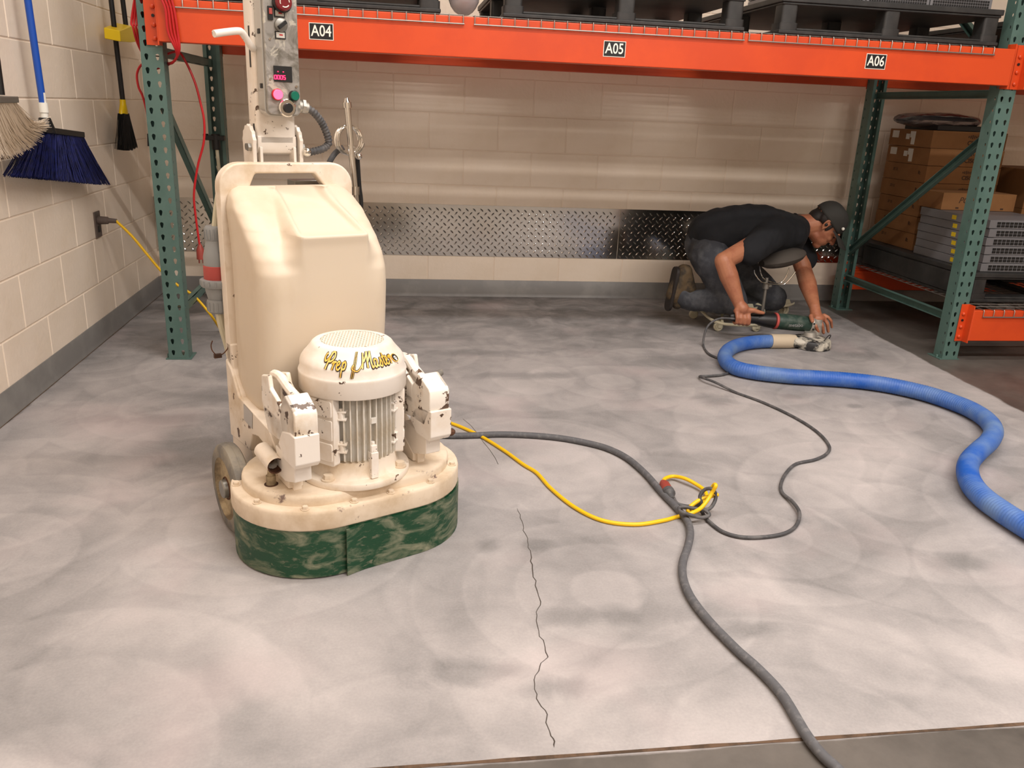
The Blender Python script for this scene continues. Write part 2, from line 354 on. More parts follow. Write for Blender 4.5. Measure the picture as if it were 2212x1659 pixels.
def copy_tree(o, loc):
    r = o.copy(); COL.objects.link(r); r.location = loc
    for ch in list(o.children):
        c = ch.copy(); COL.objects.link(c); c.parent = r
        for g in list(ch.children): d = g.copy(); COL.objects.link(d); d.parent = c
    return r
def Rm(ax, a): return Matrix.Rotation(a, 4, ax)
def Tm(x, y, z): return Matrix.Translation((x, y, z))
# ================================================================== SETTING
XW = -.306
C8, C16 = .2032, .4064
mb = MB(); mb.box(-.5, -3.844, -.2, 9, .2, 0); floor = mb.build('floor', 'floor', ang=0); tag(floor, kind='structure')
mb = MB(); mb.box(-.5, -9, -.2, 9, -3.851, 0); mb.build('slab', 'floor', floor, ang=0)
mb = MB(); n = 120
for k in range(n):
    x0, x1 = -.306+k*9.3/n, -.306+(k+1)*9.3/n; w0 = .004+.004*mnoise.noise(Vector((x0*9, 0, 0))); w1 = .004+.004*mnoise.noise(Vector((x1*9, 0, 0)))
    mb.add([(x0, -3.8475-w0, .0006), (x1, -3.8475-w1, .0006), (x1, -3.8475+w1, .0006), (x0, -3.8475+w0, .0006)], [(0, 1, 2, 3)])
mb.build('joint_filler', 'joint', floor, ang=0)
mb = MB(); mb.add([(XW+.010, -3.84, .0008), (XW+.016, -3.84, .0008), (XW+.016, -.02, .0008), (XW+.010, -.02, .0008)], [(0, 1, 2, 3)]); mb.build('joint_filler', 'joint', floor, ang=0)
pc = [(1117, 1098), (1124, 1112), (1127, 1125), (1131, 1140), (1134, 1152), (1140, 1163), (1141, 1176), (1146, 1190), (1148, 1205), (1150, 1220), (1151, 1238), (1158, 1255), (1160, 1275), (1168, 1300), (1162, 1315), (1160, 1330), (1161, 1352), (1165, 1375), (1176, 1392), (1178, 1405), (1182, 1415), (1178, 1425), (1166, 1440), (1156, 1460), (1155, 1478), (1160, 1500), (1164, 1518), (1178, 1535), (1181, 1552), (1183, 1570), (1190, 1590), (1198, 1602), (1197, 1615)]
mb = MB(); q = [fl(*p) for p in pc]; q = [q[0]]+[x for a, b in zip(q, q[1:]) for x in (a.lerp(b, .5)+Vector((random.uniform(-.004, .004), 0, 0)), b)]
vs_ = []; fs_ = []
for i, p in enumerate(q):
    w = .0007+.0012*abs(mnoise.noise(p*14)) if 0 < i < len(q)-1 else .0002
    vs_ += [(p.x-w, p.y, .0007), (p.x+w, p.y, .0007)]
    if i: fs_.append((2*i-2, 2*i-1, 2*i+1, 2*i))
mb.add(vs_, fs_); mb.build('crack', 'crackm', floor, ang=0)
pc2 = [(1076, 1003), (1070, 990), (1058, 972), (1044, 955), (1030, 935), (1018, 920), (1000, 905)]
mb = MB(); vs_ = []; fs_ = []
for i, p in enumerate([fl(*p) for p in pc2]): vs_ += [(p.x-.0008, p.y, .0007), (p.x+.0008, p.y, .0007)]; fs_ += [(2*i-2, 2*i-1, 2*i+1, 2*i)] if i else []
mb.add(vs_, fs_); mb.build('crack', 'crackm', floor, ang=0)
ZJ = 1.2803
mb = MB(); mb.box(-.5, .0035, 0, 9, .2, 3.6); wall_back = mb.build('wall_back', 'mortar', ang=0); tag(wall_back, kind='structure')
mb = MB(); mb.box(-.5, -9, 0, XW-.0035, .2, 3.6); wall_left = mb.build('wall_left', 'mortar', ang=0); tag(wall_left, kind='structure')
mb = MB(); mb.box(9, -9, 0, 9.2, .2, 3.6); tag(mb.build('wall_right', 'block', ang=0), kind='structure')
mb = MB(); mb.box(-.5, -9.2, 0, 9.2, -9, 3.6); tag(mb.build('wall_front', 'block', ang=0), kind='structure')
mb = MB(); mb.box(-.5, -9.2, 3.6, 9.2, .2, 3.7); tag(mb.build('ceiling', 'ceil', ang=0), kind='structure')
# concrete blocks: one shared chamfered face per wall
def block_mesh(w, h):
    g, c = .0022, .003; mb = MB(); w -= 2*g; h -= 2*g
    o = [(0, .006, 0), (w, .006, 0), (w, .006, h), (0, .006, h)]; i = [(c, 0, c), (w-c, 0, c), (w-c, 0, h-c), (c, 0, h-c)]; k = [(c*.25, .0014, c*.25), (w-c*.25, .0014, c*.25), (w-c*.25, .0014, h-c*.25), (c*.25, .0014, h-c*.25)]
    mb.add([Vector(p)+Vector((g, 0, g)) for p in o+k+i], [(0, 1, 5, 4), (1, 2, 6, 5), (2, 3, 7, 6), (3, 0, 4, 7), (4, 5, 9, 8), (5, 6, 10, 9), (6, 7, 11, 10), (7, 4, 8, 11), (8, 9, 10, 11)])
    return mb
first = block_mesh(C16, C8).build('concrete_block', 'block', wall_back, ang=0, local=True)
halfb = {}
def put(par, x, z, w=C16, left=False):
    global first
    if w > C16-.001: c = copy_of(first, par)
    else:
        k = round(w, 3)
        if k not in halfb: halfb[k] = block_mesh(w, C8).build('concrete_block', 'block', wall_back, ang=0, local=True); c = halfb[k]; c.parent = par
        else: c = copy_of(halfb[k], par)
    if left: c.location = (XW, x, z); c.rotation_euler = (0, 0, PI/2)
    else: c.location = (x, 0, z)
rows = [(k, ZJ-C8*(k+1)) for k in range(-4, 6)]
for k, z in rows:
    if z < -.15: continue
    x = 1.8683+C16*.5*(k % 2)-C16*12
    while x < 5.6:
        a, b = max(x, XW), x+C16
        if b > XW+.03 and (z > -.2):
            if b-a > .03: put(wall_back, a, z, b-a)
        x += C16
YL = -1.017
for k, z in rows:
    if z < -.15: continue
    y = YL+C16*.5*((k) % 2)+C16*4
    while y > -3.8:
        y1, y0 = min(y, 0), y-C16
        if y1-y0 > .03: put(wall_left, y0, z, y1-y0, True)
        y -= C16
first.location = (5.6, 0, rows[3][1])
# rubber cove base
prof = [(0, 0), (-.012, 0), (-.0095, .008), (-.005, .02), (-.004, .1), (-.002, .1025), (0, .1025)]
mb = MB(); mb.prism(prof, XW+.004, 5.8, 'x'); b_ = mb.build('baseboard_back', 'rubber', ang=40); tag(b_, kind='structure')
b_.data.transform(Matrix(((1, 0, 0, 0), (0, 1, 0, -.0005), (0, 0, 1, 0), (0, 0, 0, 1))))
mb = MB(); mb.prism([(-p[0]+XW+.0005, p[1]) for p in prof], -4.6, -.012, 'y'); tag(mb.build('baseboard_left', 'rubber', ang=40), kind='structure')
# diamond plate strip in two sheets
def tread_sheet(x0, x1, label):
    r = empty('tread_plate', (x0, 0, .25), label=label, cat='metal sheet', group='tread plate sheets on the back wall')
    mb = MB(); mb.box(x0, -.005, .25, x1, -.001, .557); mb.build('sheet', 'plate', r, ang=0)
    mb = MB(); p = .0222; i = 0; x = x0+.018
    while x < x1-.016:
        j = 0; z = .262
        while z < .548:
            if (i+j) % 2: z += p; j += 1; continue
            s = 1 if j % 2 else -1; c, q = math.cos(s*PI/4), math.sin(s*PI/4); P8 = []
            for a, b, h in ((-.0145, 0, 0), (-.005, -.0042, 0), (.005, -.0042, 0), (.0145, 0, 0), (.005, .0042, 0), (-.005, .0042, 0), (-.007, 0, .0022), (.007, 0, .0022)): P8.append((x+a*c-b*q, -.005-h, z+a*q+b*c))
            mb.add(P8, [(0, 1, 6), (1, 2, 7, 6), (2, 3, 7), (3, 4, 7), (4, 5, 6, 7), (5, 0, 6)])
            z += p; j += 1
        x += p; i += 1
    tag(fixn(mb.build('raised_treads', 'plate', r, ang=20)), kind='stuff')
tread_sheet(XW+.004, 2.438, 'long bright tread plate sheet on back wall left of the kneeling man')
tread_sheet(2.441, 3.93, 'shorter dark-reflecting tread plate sheet on back wall behind the kneeling man')
# outlet on left wall
r = empty('wall_outlet', (XW, -.95, .53), label='dark brown outlet plate on the cream left wall', cat='outlet')
mb = MB(); mb.box(XW, -.985, .470, XW+.007, -.912, .588); mb.build('cover_plate', 'brownplate', r, bevel=.002)
for z in (.508, .55): mb = MB(); mb.box(XW+.006, -.962, z-.014, XW+.0095, -.936, z+.014); mb.build('socket', 'black', r)
# ================================================================== PALLET RACK
YF, YB = -1.357, -.192
rack = empty('pallet_rack', (.107, YF, 0), label='tall pallet rack with orange beams and green perforated uprights', cat='rack')
HU = 2.35
def holecell(mb, x0, x1, z0, z1, hole, plane, off, flip):
    cx, cz = (x0+x1)/2, (z0+z1)/2; n = len(hole); v = []; outer = []
    hw, hh = (x1-x0)/2, (z1-z0)/2
    for k in range(n):
        t = 2*PI*k/n+PI/4; c, s = math.cos(t), math.sin(t)
        q = max(abs(c), abs(s)); outer.append((cx+hw*c/q, cz+hh*s/q))
    pts = outer+[(cx+hx, cz+hz) for hx, hz in hole]
    P = [(x, off, z) if plane == 'y' else (off, x, z) for x, z in pts]
    fs = [(k, (k+1) % n, n+(k+1) % n, n+k) for k in range(n)]
    mb.add(P, [f[::-1] for f in fs] if flip else fs)
tear = []
for k in range(12):
    t = 2*PI*k/12+PI/4; c, s = math.cos(t), math.sin(t)
    tear.append((.0074*c if s > -.3 else .0042*c*1.25, .004+.0074*s if s > -.3 else -.005+.0080*s))
slot = [(.0035*math.cos(2*PI*k/8+PI/4)*1.4, .0055*math.sin(2*PI*k/8+PI/4)*1.4) for k in range(8)]
def upright(front):
    mb = MB(); x0, x1 = 0, .083; xm = .0405; y = 0; d = 1 if front else -1; z0 = .0325-.0254
    for k in range(-0, int(HU/.0508)):
        a = z0+k*.0508
        for (p, q) in ((x0, xm), (xm, x1)): holecell(mb, p, q, a, a+.0508, tear, 'y', 0, False)
        for X in (x0, x1): holecell(mb, 0, .034*1, a, a+.0508, slot, 'x', X, False)
    top = z0+int(HU/.0508)*.0508
    mb.add([(x0, 0, 0), (x1, 0, 0), (x1, 0, z0), (x0, 0, z0)], [(0, 1, 2, 3)])
    for X, s in ((x0, 1), (x1, -1)):
        mb.add([(X, 0, 0), (X, .034, 0), (X, .034, z0), (X, 0, z0)], [(0, 1, 2, 3)])
        mb.add([(X, .034, 0), (X, .07, 0), (X, .07, top), (X, .034, top)], [(0, 1, 2, 3)])
        mb.add([(X, .07, 0), (X+s*.018, .07, 0), (X+s*.018, .07, top), (X, .07, top)], [(0, 1, 2, 3)])
    if not front: mb.xf(Matrix.Scale(-1, 4, (0, 1, 0)))
    o = mb.build('upright_post', 'green', rack, ang=0, local=True)
    bm = bmesh.new(); bm.from_mesh(o.data); bmesh.ops.remove_doubles(bm, verts=bm.verts, dist=.0002); bmesh.ops.recalc_face_normals(bm, faces=bm.faces); bm.to_mesh(o.data); bm.free()
    m = o.modifiers.new('s', 'SOLIDIFY'); m.thickness = .0022; m.offset = 0
    return o
XL0, XR0 = .0665, 3.8025
RO = ORG[rack.name]
uf = upright(True); uf.location = Vector((XL0, YF, 0))-RO
u2 = copy_of(uf, rack, Vector((XR0, YF, 0))-RO)
ub = upright(False); ub.location = Vector((XL0+.015, YB, 0))-RO
u3 = copy_of(ub, rack, Vector((XR0+.017, YB, 0))-RO)
for X, Y, d in ((XL0, YF, 1), (XR0, YF, 1), (XL0+.015, YB, -1), (XR0+.017, YB, -1)):
    mb = MB(); y0, y1 = sorted((Y-d*.004, Y+d*.1)); mb.box(X-.014, y0, 0, X+.095, y1, .005); mb.cyl((X-.008, Y+d*.03, .004), (X-.008, Y+d*.03, .018), .007, n=6)
    mb.build('foot_plate', 'green', rack, bevel=.001)
def brace(p, q, w=.038, d=.026, name='cross_brace'):
    p, q = Vector(p), Vector(q); dr = (q-p).normalized(); T = Matrix.Translation(p) @ dr.to_track_quat('X', 'Z').to_matrix().to_4x4(); ln = (q-p).length
    mb = MB(); t = .003
    mb.box(0, -d/2, -w/2, ln, -d/2+t, w/2, T=T); mb.box(0, -d/2, w/2-t, ln, d/2, w/2, T=T); mb.box(0, -d/2, -w/2, ln, d/2, -w/2+t, T=T)
    return mb.build(name, 'green', rack, ang=30)
for X in (XL0+.045, XR0+.045):
    ya, yb = YF+.055, YB-.055
    brace((X, ya, .205), (X, yb, .205)); brace((X, ya, 1.275), (X, yb, 1.275)); brace((X, ya, 1.10), (X, yb, .36)); brace((X, yb, 1.36), (X, ya, 1.99) ) if False else None
    brace((X, ya, 1.36), (X, yb, 2.1))
# beams
def beam(x0, x1, z0, h, front, lab=(), wl=.0405, wr=.0405):
    y0, y1 = (YF-.052, YF+.004) if front else (YB+.0, YB+.05); s = -1 if front else 1
    mb = MB(); t = .012
    if front: poly = [(y0, z0), (y1, z0), (y1, z0+h-.035), (y1-.022, z0+h-.035), (y1-.022, z0+h), (y0, z0+h)]
    else: poly = [(y1, z0), (y0, z0), (y0, z0+h-.035), (y0+.022, z0+h-.035), (y0+.022, z0+h), (y1, z0+h)]
    mb.prism([(p[0], p[1]) for p in poly], x0, x1, 'x')
    b = fixn(mb.build('beam', 'orange', rack, ang=30, bevel=.004))
    for e, ex in ((0, x0), (1, x1)):
        d = -1 if e == 0 else 1; mb = MB(); xa, xb = sorted((ex-d*.002, ex+d*(wl, wr)[e])); yy = YF-.0075 if front else YB+.0045
        mb.box(xa, yy, z0-.012, xb, yy+.004, z0+h+.022)
        if front: xa2, xb2 = sorted((ex-d*.002, ex+d*.003)); mb.box(xa2, y0+.002, z0-.012, xb2, y1, z0+h+.022)
        c = mb.build('end_connector', 'orange', b, bevel=.001)
        xc = ex+d*.023
        for zz in (z0+.012, z0+.062, z0+.128): mb = MB(); mb.lathe([(.0001, -.009), (.004, -.009), (.0085, -.006), (.0095, 0)], 10, (xc, yy, zz), 0, 'y'); mb.build('rivet', 'orange', b)
        mb = MB(); mb.cyl((xc, yy-.004, z0+h*.62), (xc, yy, z0+h*.62), .006, n=10); mb.build('pin_hole', 'black', b)
    for (t_, xc, zc) in lab:
        mb = MB(); mb.box(xc-.0475, y0-.0014, zc-.031, xc+.0475, y0-.0002, zc+.031, 1); mb.box(xc-.045, y0-.0018, zc-.0285, xc+.045, y0-.001, zc+.0285, 0)
        mb.text(t_, .058, Tm(xc, y0-.0022, zc) @ Rm('X', PI/2) @ Matrix.Diagonal((.82, 1, 1, 1)), 1, bold=.0006)
        tag(mb.build('bay_sign', ['signblk', 'white'], b, ang=0), 'black bay sign with white lettering '+t_)
    return b
def lx(u, v): p = at(u, v, 1, YF-.053); return p.x, p.z
la = [('A04',)+lx(694, 68), ('A05',)+lx(1327.5, 106), ('A06',)+lx(1892, 133)]
xa, xb = XL0+.083, XR0
beam(xa, xb, 1.306, .155, True, la, .056); beam(xa+.015, xb+.017, 1.325, .155, False)
beam(XR0+.083, XR0+3.7, 1.306, .155, True); beam(XR0+.1, XR0+3.7, 1.325, .155, False)
beam(XR0+.083, XR0+3.7, .112, .155, True); beam(XR0+.1, XR0+3.7, .112, .155, False)
# wire decks
def deck(x0, x1, zt, lab, nw):
    r = empty('wire_deck', ((x0+x1)/2, YF-.05, zt), label=lab, cat='wire deck', group='wire decks on the rack beams')
    yf, yb = YF-.057, YB+.055; R_ = .0022; w0 = None
    for k in range(nw):
        if w0 is None: x = x0+.004; mb = MB(); mb.tube([(x, yf, zt-.032), (x, yf, zt-.003), (x, yf+.003, zt+.0025), (x, yb, zt+.0025)], R_, 6); w0 = mb.build('cross_wire', 'zinc', r)
        else: copy_of(w0, r, ((x1-x0-.008)*k/(nw-1), 0, 0))
    mb = MB(); mb.tube([(x0, yf-.003, zt-.031), (x1, yf-.003, zt-.031)], .003, 8); mb.build('front_wire', 'zinc', r)
    mb = MB(); y = yf+.06; mb.tube([(x0, y, zt+.007), (x1, y, zt+.007)], R_, 6); w1 = mb.build('long_wire', 'zinc', r); dy = .06
    while y+dy < yb: copy_of(w1, r, (0, dy, 0)); dy += .06
    for k in range(3): mb = MB(); x = x0+.2+(x1-x0-.4)*k/2; mb.box(x-.025, YF+.012, zt-.026, x+.025, YB-.01, zt-.0005); mb.build('support_channel', 'zinc', r)
ZT = 1.4625
deck(.19, 1.337, ZT, 'wire deck on the top beams at left end, above bay sign A04', 21)
deck(1.376, 2.527, ZT, 'wire deck on the top beams in the middle, above bay sign A05', 22)
deck(2.544, 3.697, ZT, 'wire deck on the top beams at right end, above bay sign A06', 22)
deck(3.93, 5.05, .268, 'wire deck on the low beams under the pallet at right', 21)
# pallets
def pallet(x0, x1, y0, y1, z, lab, grp=None):
    r = empty('plastic_pallet', ((x0+x1)/2, y0, z), label=lab, cat='pallet', group='black plastic pallets on the rack')
    h = .15; mb = MB(); mb.box(x0, y0, z+h-.024, x1, y1, z+h); mb.box(x0+.006, y0+.006, z+h-.034, x1-.006, y1-.006, z+h-.024); mb.build('top_deck', 'blackp', r, bevel=.004)
    xs = [x0+.045, (x0+x1)/2, x1-.045]; ys = [y0+.05, (y0+y1)/2, y1-.05]; pro = None
    for j, y in enumerate(ys):
        mb = MB(); mb.box(x0, y-.05, z, x1, y+.05, z+.016); mb.box(x0+.01, y-.04, z+.016, x1-.01, y+.04, z+.026); mb.build('bottom_runner', 'blackp', r, bevel=.004)
        for i, x in enumerate(xs):
            if pro is None:
                mb = MB(); w = .042; a = rrect(x-w, y-.046, x+w, y+.046, .012, 3); b = rrect(x-w+.006, y-.04, x+w-.006, y+.04, .012, 3)
                mb.loft([[(p[0], p[1], z+.016) for p in a], [(p[0], p[1], z+.045) for p in a], [(p[0], p[1], z+.046) for p in b], [(p[0], p[1], z+h-.03) for p in b]])
                pro = mb.build('foot_block', 'blackp', r, ang=40); px_, py_ = x, y
            else: copy_of(pro, r, (x-px_, y-py_, 0))
    for x in xs[:2]:
        mb = MB(); mb.box(x-.04, y0+.1, z, x+.04, y1-.1, z+.016); mb.build('bottom_runner', 'blackp', r, bevel=.003)
    return r
ZD = ZT+.0105
pallet(.19, 1.245, -1.36, -.25, ZD, 'black plastic pallet on the top deck at left, above bay sign A04')
pallet(1.50, 2.545, -1.36, -.25, ZD, 'black plastic pallet on the top deck in the middle, above bay sign A05')
pallet(2.70, 3.745, -1.36, -.25, ZD, 'black plastic pallet on the top deck at right, carrying grey vented units')
pallet(4.02, 5.065, -1.36, -.25, ZD, 'unseen black plastic pallet added to shade the right bay, on its top deck')  # out of view, added to shade the goods in the right bay
deck(3.93, 5.05, ZT, 'unseen wire deck added to shade the right bay, on its top beams', 21)  # unseen deck added under that pallet to cast shade below
lp = pallet(3.955, 5.0, -1.27, -.12, .2785, 'black plastic pallet on the low deck, carrying cartons and grey switches')
mb = MB(); mb.box(3.953, -1.15, .296, 3.965, -.24, .40); mb.build('side_panel', 'blackp', lp, bevel=.003)
# things on the top pallets
mb = MB(); q = [Vector((0, 0, 0))]
zz = ZD+.15
for i in range(3):
    for j in range(3):
        r = empty('vented_unit', (2.81+j*.33, -1.3, zz+i*.05), label='grey vented unit, %s layer, %s of its row on the top right pallet' % (('bottom', 'middle', 'top')[i], ('left', 'middle', 'right')[j]), cat='equipment', group='grey vented units on the top right pallet')
        x0 = 2.815+j*.305
        mb = MB(); mb.box(x0, -1.29, zz+i*.05+.001, x0+.3, -.7, zz+i*.05+.048); mb.build('casing', 'greybox', r, bevel=.002)
        mb = MB()
        for a in range(24):
            for b in range(3): mb.box(x0+.012+a*.0115, -1.292, zz+i*.05+.009+b*.0115, x0+.0205+a*.0115, -1.2895, zz+i*.05+.0175+b*.0115)
        tag(mb.build('vent_hole', 'black', r, ang=0), kind='stuff')
# crumpled plastic bag on the deck between the first two pallets
mb = MB(); mb.ball((1.345, -1.27, ZD+.082), (.066, .11, .08), 20)
bag = mb.build('plastic_bag', 'glasswhite', org=(1.345, -1.27, ZD)); tag(bag, 'crumpled clear plastic bag on the top deck between two black pallets', 'bag')
for v in bag.data.vertices:
    n_ = mnoise.noise(v.co*22); v.co *= 1+.14*n_
    v.co.z = max(v.co.z, .001)
# ================================================================== GOODS IN THE RIGHT BAY
zb = .4287
hC = (1.10-zb)/7; X0, X1, Y0, Y1 = 4.04, 4.50, -.58, -.16
def logo(mb, x, y, z, s):
    hs = [1, 2, 3, 2, 1, 2, 3, 2, 1]
    for k, h in enumerate(hs):
        w = .0035*s; hh = (.006+.006*h)*s; xx = x+(k-4)*.0125*s; zc = z+.024*s; mb.prism(rrect(xx-w, zc-hh/2, xx+w, zc+hh/2, w*.95, 2), y, y-.0006, 'y')
    mb.text('CISCO', .036*s, Tm(x, y-.0004, z-.012*s) @ Rm('X', PI/2), 0, bold=.0009*s)
names = ['bottom', 'second from bottom', 'third from bottom', 'middle', 'third from top', 'second from top', 'topmost']
for i in range(7):
    z = zb+i*hC; r = empty('cardboard_box', (X0, Y0, z), label='flat brown cardboard carton with printed logo, %s of the tall stack of seven' % names[i], cat='box', group='stacked cartons behind the grey switches')
    jx, jy = random.uniform(-.004, .004), random.uniform(-.004, .004)
    mb = MB(); mb.box(X0+jx, Y0+jy, z+.0005, X1+jx, Y1+jy, z+hC-.001); mb.build('carton', 'card', r, bevel=.002)
    mb = MB(); logo(mb, X0+jx+.27, Y0+jy-.0003, z+hC/2-.003, .85 if i < 5 else .95)
    if i < 5:
        T = Tm(X0+jx-.0006, Y0+.06, z+hC*.55) @ Rm('Z', -PI/2) @ Rm('X', PI/2); mb.text('R:', .028, T, 0, bold=.0008)
        T = Tm(X0+jx-.0006, Y1-.12, z+hC*.6) @ Rm('Z', -PI/2) @ Rm('X', PI/2); mb.text('37 11', .022, T, 0, bold=.0004)
    mb.build('printed_marks', 'inkbrown', r, ang=0)
    if i >= 5:
        for ya, yb_, za, zb_ in ((-.19, -.255, .045, .085), (-.33, -.365, .04, .07), (-.37, -.42, .05, .085), (-.385, -.42, .012, .05)): mb = MB(); mb.box(X0+jx-.001, yb_, z+za, X0+jx-.0002, ya, z+zb_); mb.build('paper_label', 'label', r, ang=0)
# clear wrapped package on top
zt = zb+7*hC
mb = MB(); mb.box(4.10, -.52, zt, 4.42, -.2, zt+.03, 0); 
pk = empty('wrapped_package', (4.2, -.36, zt), label='clear film-wrapped dark package lying on top of the carton stack', cat='package')
mb.build('dark_board', 'black', pk, bevel=.003)
mb = MB(); mb.ball((4.2, -.36, zt+.052), (.26, .17, .045), 24); o = mb.build('film', 'clear', pk)
for v in o.data.vertices: v.co *= 1+.1*mnoise.noise(v.co*14)
for v in o.data.vertices: v.co.z = max(v.co.z, .002)
mb = MB(); mb.box(4.66, -.62, zb, 5.0, -.14, zb+.26); r = empty('cardboard_box', (4.66, -.62, zb), label='plain brown carton at the far right edge behind the grey switches', cat='box'); mb.build('carton', 'card', r, bevel=.003)
mb = MB(); mb.box(4.66, -.64+.019, zb+.26, 5.0, -.14, zb+.48); r = empty('cardboard_box', (4.66, -.62, zb+.26), label='plain brown carton on top of another at the far right edge', cat='box'); mb.build('carton', 'card', r, bevel=.003)
# six rack switches
for i in range(6):
    z = zb+i*.0435-.003+.003; x0, x1, y0, y1 = 4.005, 4.445, -1.225, -.655
    r = empty('network_switch', (x0, y0, z), label='flat grey rack switch, %s of the stack of six' % ['bottom', 'second from bottom', 'third from bottom', 'third from top', 'second from top', 'topmost'][i], cat='network switch', group='stacked grey switches beside the front right upright')
    jx = random.uniform(-.004, .004); x0 += jx; x1 += jx
    mb = MB(); mb.box(x0, y0, z+.0005, x1, y1, z+.042); mb.build('casing', 'greybox', r, bevel=.0015)
    mb = MB(); mb.box(x0-.0005, y0-.006, z+.001, x0+.035, y0+.02, z+.0415); mb.build('mounting_ear', 'greybox', r, bevel=.002)
    mb = MB()
    for k in range(16):
        for j in range(2): mb.box(x0+.045+k*.0235, y0-.003, z+.0075+j*.0145, x0+.063+k*.0235, y0-.0002, z+.0185+j*.0145)
    tag(mb.build('port', 'black', r, ang=0), kind='stuff')
    mb = MB(); mb.box(x0-.0008, -1.02+.01*i, z+.010, x0-.0001, -.985+.01*i, z+.032); mb.build('yellow_sticker', 'yellowst', r, ang=0)
zs = zb+6*.0435
mb = MB(); mb.box(3.995+.02, -.81, zs, 4.455, -.60, zs+.092); r = empty('cardboard_box', (4.2, -.8, zs), label='small brown carton with handwritten letters lying on the grey switches', cat='box'); mb.build('carton', 'card', r, bevel=.002)
mb = MB(); mb.text('PO 4', .046, Tm(at(2070, 438, 1, -.8108).x, -.8108, zs+.052) @ Rm('X', PI/2), 0, shear=.3, align='LEFT')
for k in range(4): mb.box(4.10+.09*k, -.8112, zs+.008, 4.118+.09*k, -.8102, zs+.016)
mb.build('handwriting', 'inkbrown', r, ang=0)
# ================================================================== FLOOR GRINDER (local frame: x right, y back, z up)
G = empty('floor_grinder', MO, MT, local=True, label='large cream walk-behind concrete floor grinder with green skirt', cat='grinder')
def offst(a, r, z, n=24): return [(x, y, z) for x, y in stadium(a, r, n)]
A_ = .102
mb = MB(); rg = [offst(A_, r, z) for r, z in ((.201, .004), (.2015, .14), (.197, .14), (.1965, .004))]
mb.loft(rg+[rg[0]], cap=False); mb.build('skirt', 'skirt', G, ang=50)
# overlapping flap: follows the stadium from the seam round the right end
pth = []
p0 = L(747, 1240, 2, 0); xs = p0.x
k = 0
for i in range(9): pth.append((xs+(A_-xs)*i/8, -.2065, 0, -1))
for i in range(1, 25): t = -PI/2+PI*.95*i/24; pth.append((A_+.2065*math.cos(t), .2065*math.sin(t), math.cos(t), math.sin(t)))
pth[0] = (pth[0][0], -.214, 0, -1); pth[1] = (pth[1][0], -.2095, 0, -1)
mb = MB(); n = len(pth); v = []
for x, y, nx, ny in pth:
    for (o_, z) in ((0, .001), (0, .128), (-.0035, .128), (-.0035, .001)): v.append((x+nx*o_, y+ny*o_, z))
fs = [(0, 1, 2, 3), tuple((n-1)*4+k for k in (3, 2, 1, 0))]
for i in range(n-1):
    for k in range(4): fs.append((i*4+k, (i+1)*4+k, (i+1)*4+(k+1) % 4, i*4+(k+1) % 4))
mb.add(v, fs); fixn(mb.build('skirt_flap', 'skirt', G, ang=50))
mb = MB()
mb.loft([offst(A_, r, z) for r, z in ((.19, .125), (.2035, .134), (.2045, .137), (.2045, .176), (.2025, .183), (.199, .1855), (.17, .1858))], cap=True); mb.build('grinding_head_housing', 'dustp', G, ang=40)
mb = MB()
mb.loft([offst(A_, r, z) for r, z in ((.176, .183), (.176, .204), (.174, .209), (.170, .212), (.1, .2122))], cap=True); mb.build('gearbox_cover', 'dustp', G, ang=40)
bp = MB(); bp.cyl((0, 0, 0), (0, 0, .002), .0105, n=16); bp.cyl((0, 0, .002), (0, 0, .009), .0078, .0072, 6)
bolt = bp.build('bolt', 'dustp', G, ang=30, local=True)
per = []
for (u, v) in [(528, 1043), (554, 1084), (659, 1099), (763.7, 1079.6), (845.8, 1063), (938, 1043), (979, 1002)]: q = L(u, v, 2, .189); per.append(q)
for t in (2.9, 2.4): per.append(Vector((-A_+.189*math.cos(t), .189*math.sin(t), 0)))
for x in (-.08, .03, .12): per.append(Vector((x, .189, 0)))
for i, q in enumerate(per):
    d = math.hypot(max(abs(q.x)-A_, 0), q.y); s = .1895/d if d > 0 else 1
    X = (math.copysign(A_+(abs(q.x)-A_)*s, q.x) if abs(q.x) > A_ else q.x); Y = q.y*s
    b = bolt if i == 0 else copy_of(bolt, G); b.location = (X, Y, .1855)
# slot with a greased pin
q = L(586, 1046, 2, .212)
mb = MB(); mb.cyl(q, q+Vector((0, 0, .024)), .012, n=18); mb.cyl(q+Vector((0, 0, .024)), q+Vector((0, 0, .038)), .0085, .0075, n=16); mb.cyl((q.x, q.y, .2124), (q.x, q.y, .2132), .017, n=18, m=1)
mb.build('locking_pin', ['hub', 'rust'], G)
# motor
mx, my = -.010, -.060
mb = MB(); mb.lathe([(.06, .211), (.139, .212), (.1405, .2145), (.1405, .2265), (.139, .229), (.115, .230), (.1125, .233), (.1085, .245), (.1075, .272), (.0, .272)], 64, (mx, my, 0)); mb.build('motor_flange', 'paint', G)
for (u, v) in ((708.7, 1030), (863.9, 1001)):
    q = L(u, v, 2, .2375); b = copy_of(bolt, G, (q.x, q.y, .2295)); b.scale = (1.6, 1.6, 1.6)
mb = MB(); mb.lathe([(.0, .268), (.094, .268), (.094, .45), (.0, .45)], 48, (mx, my, 0)); mb.build('motor_core', 'fin', G)
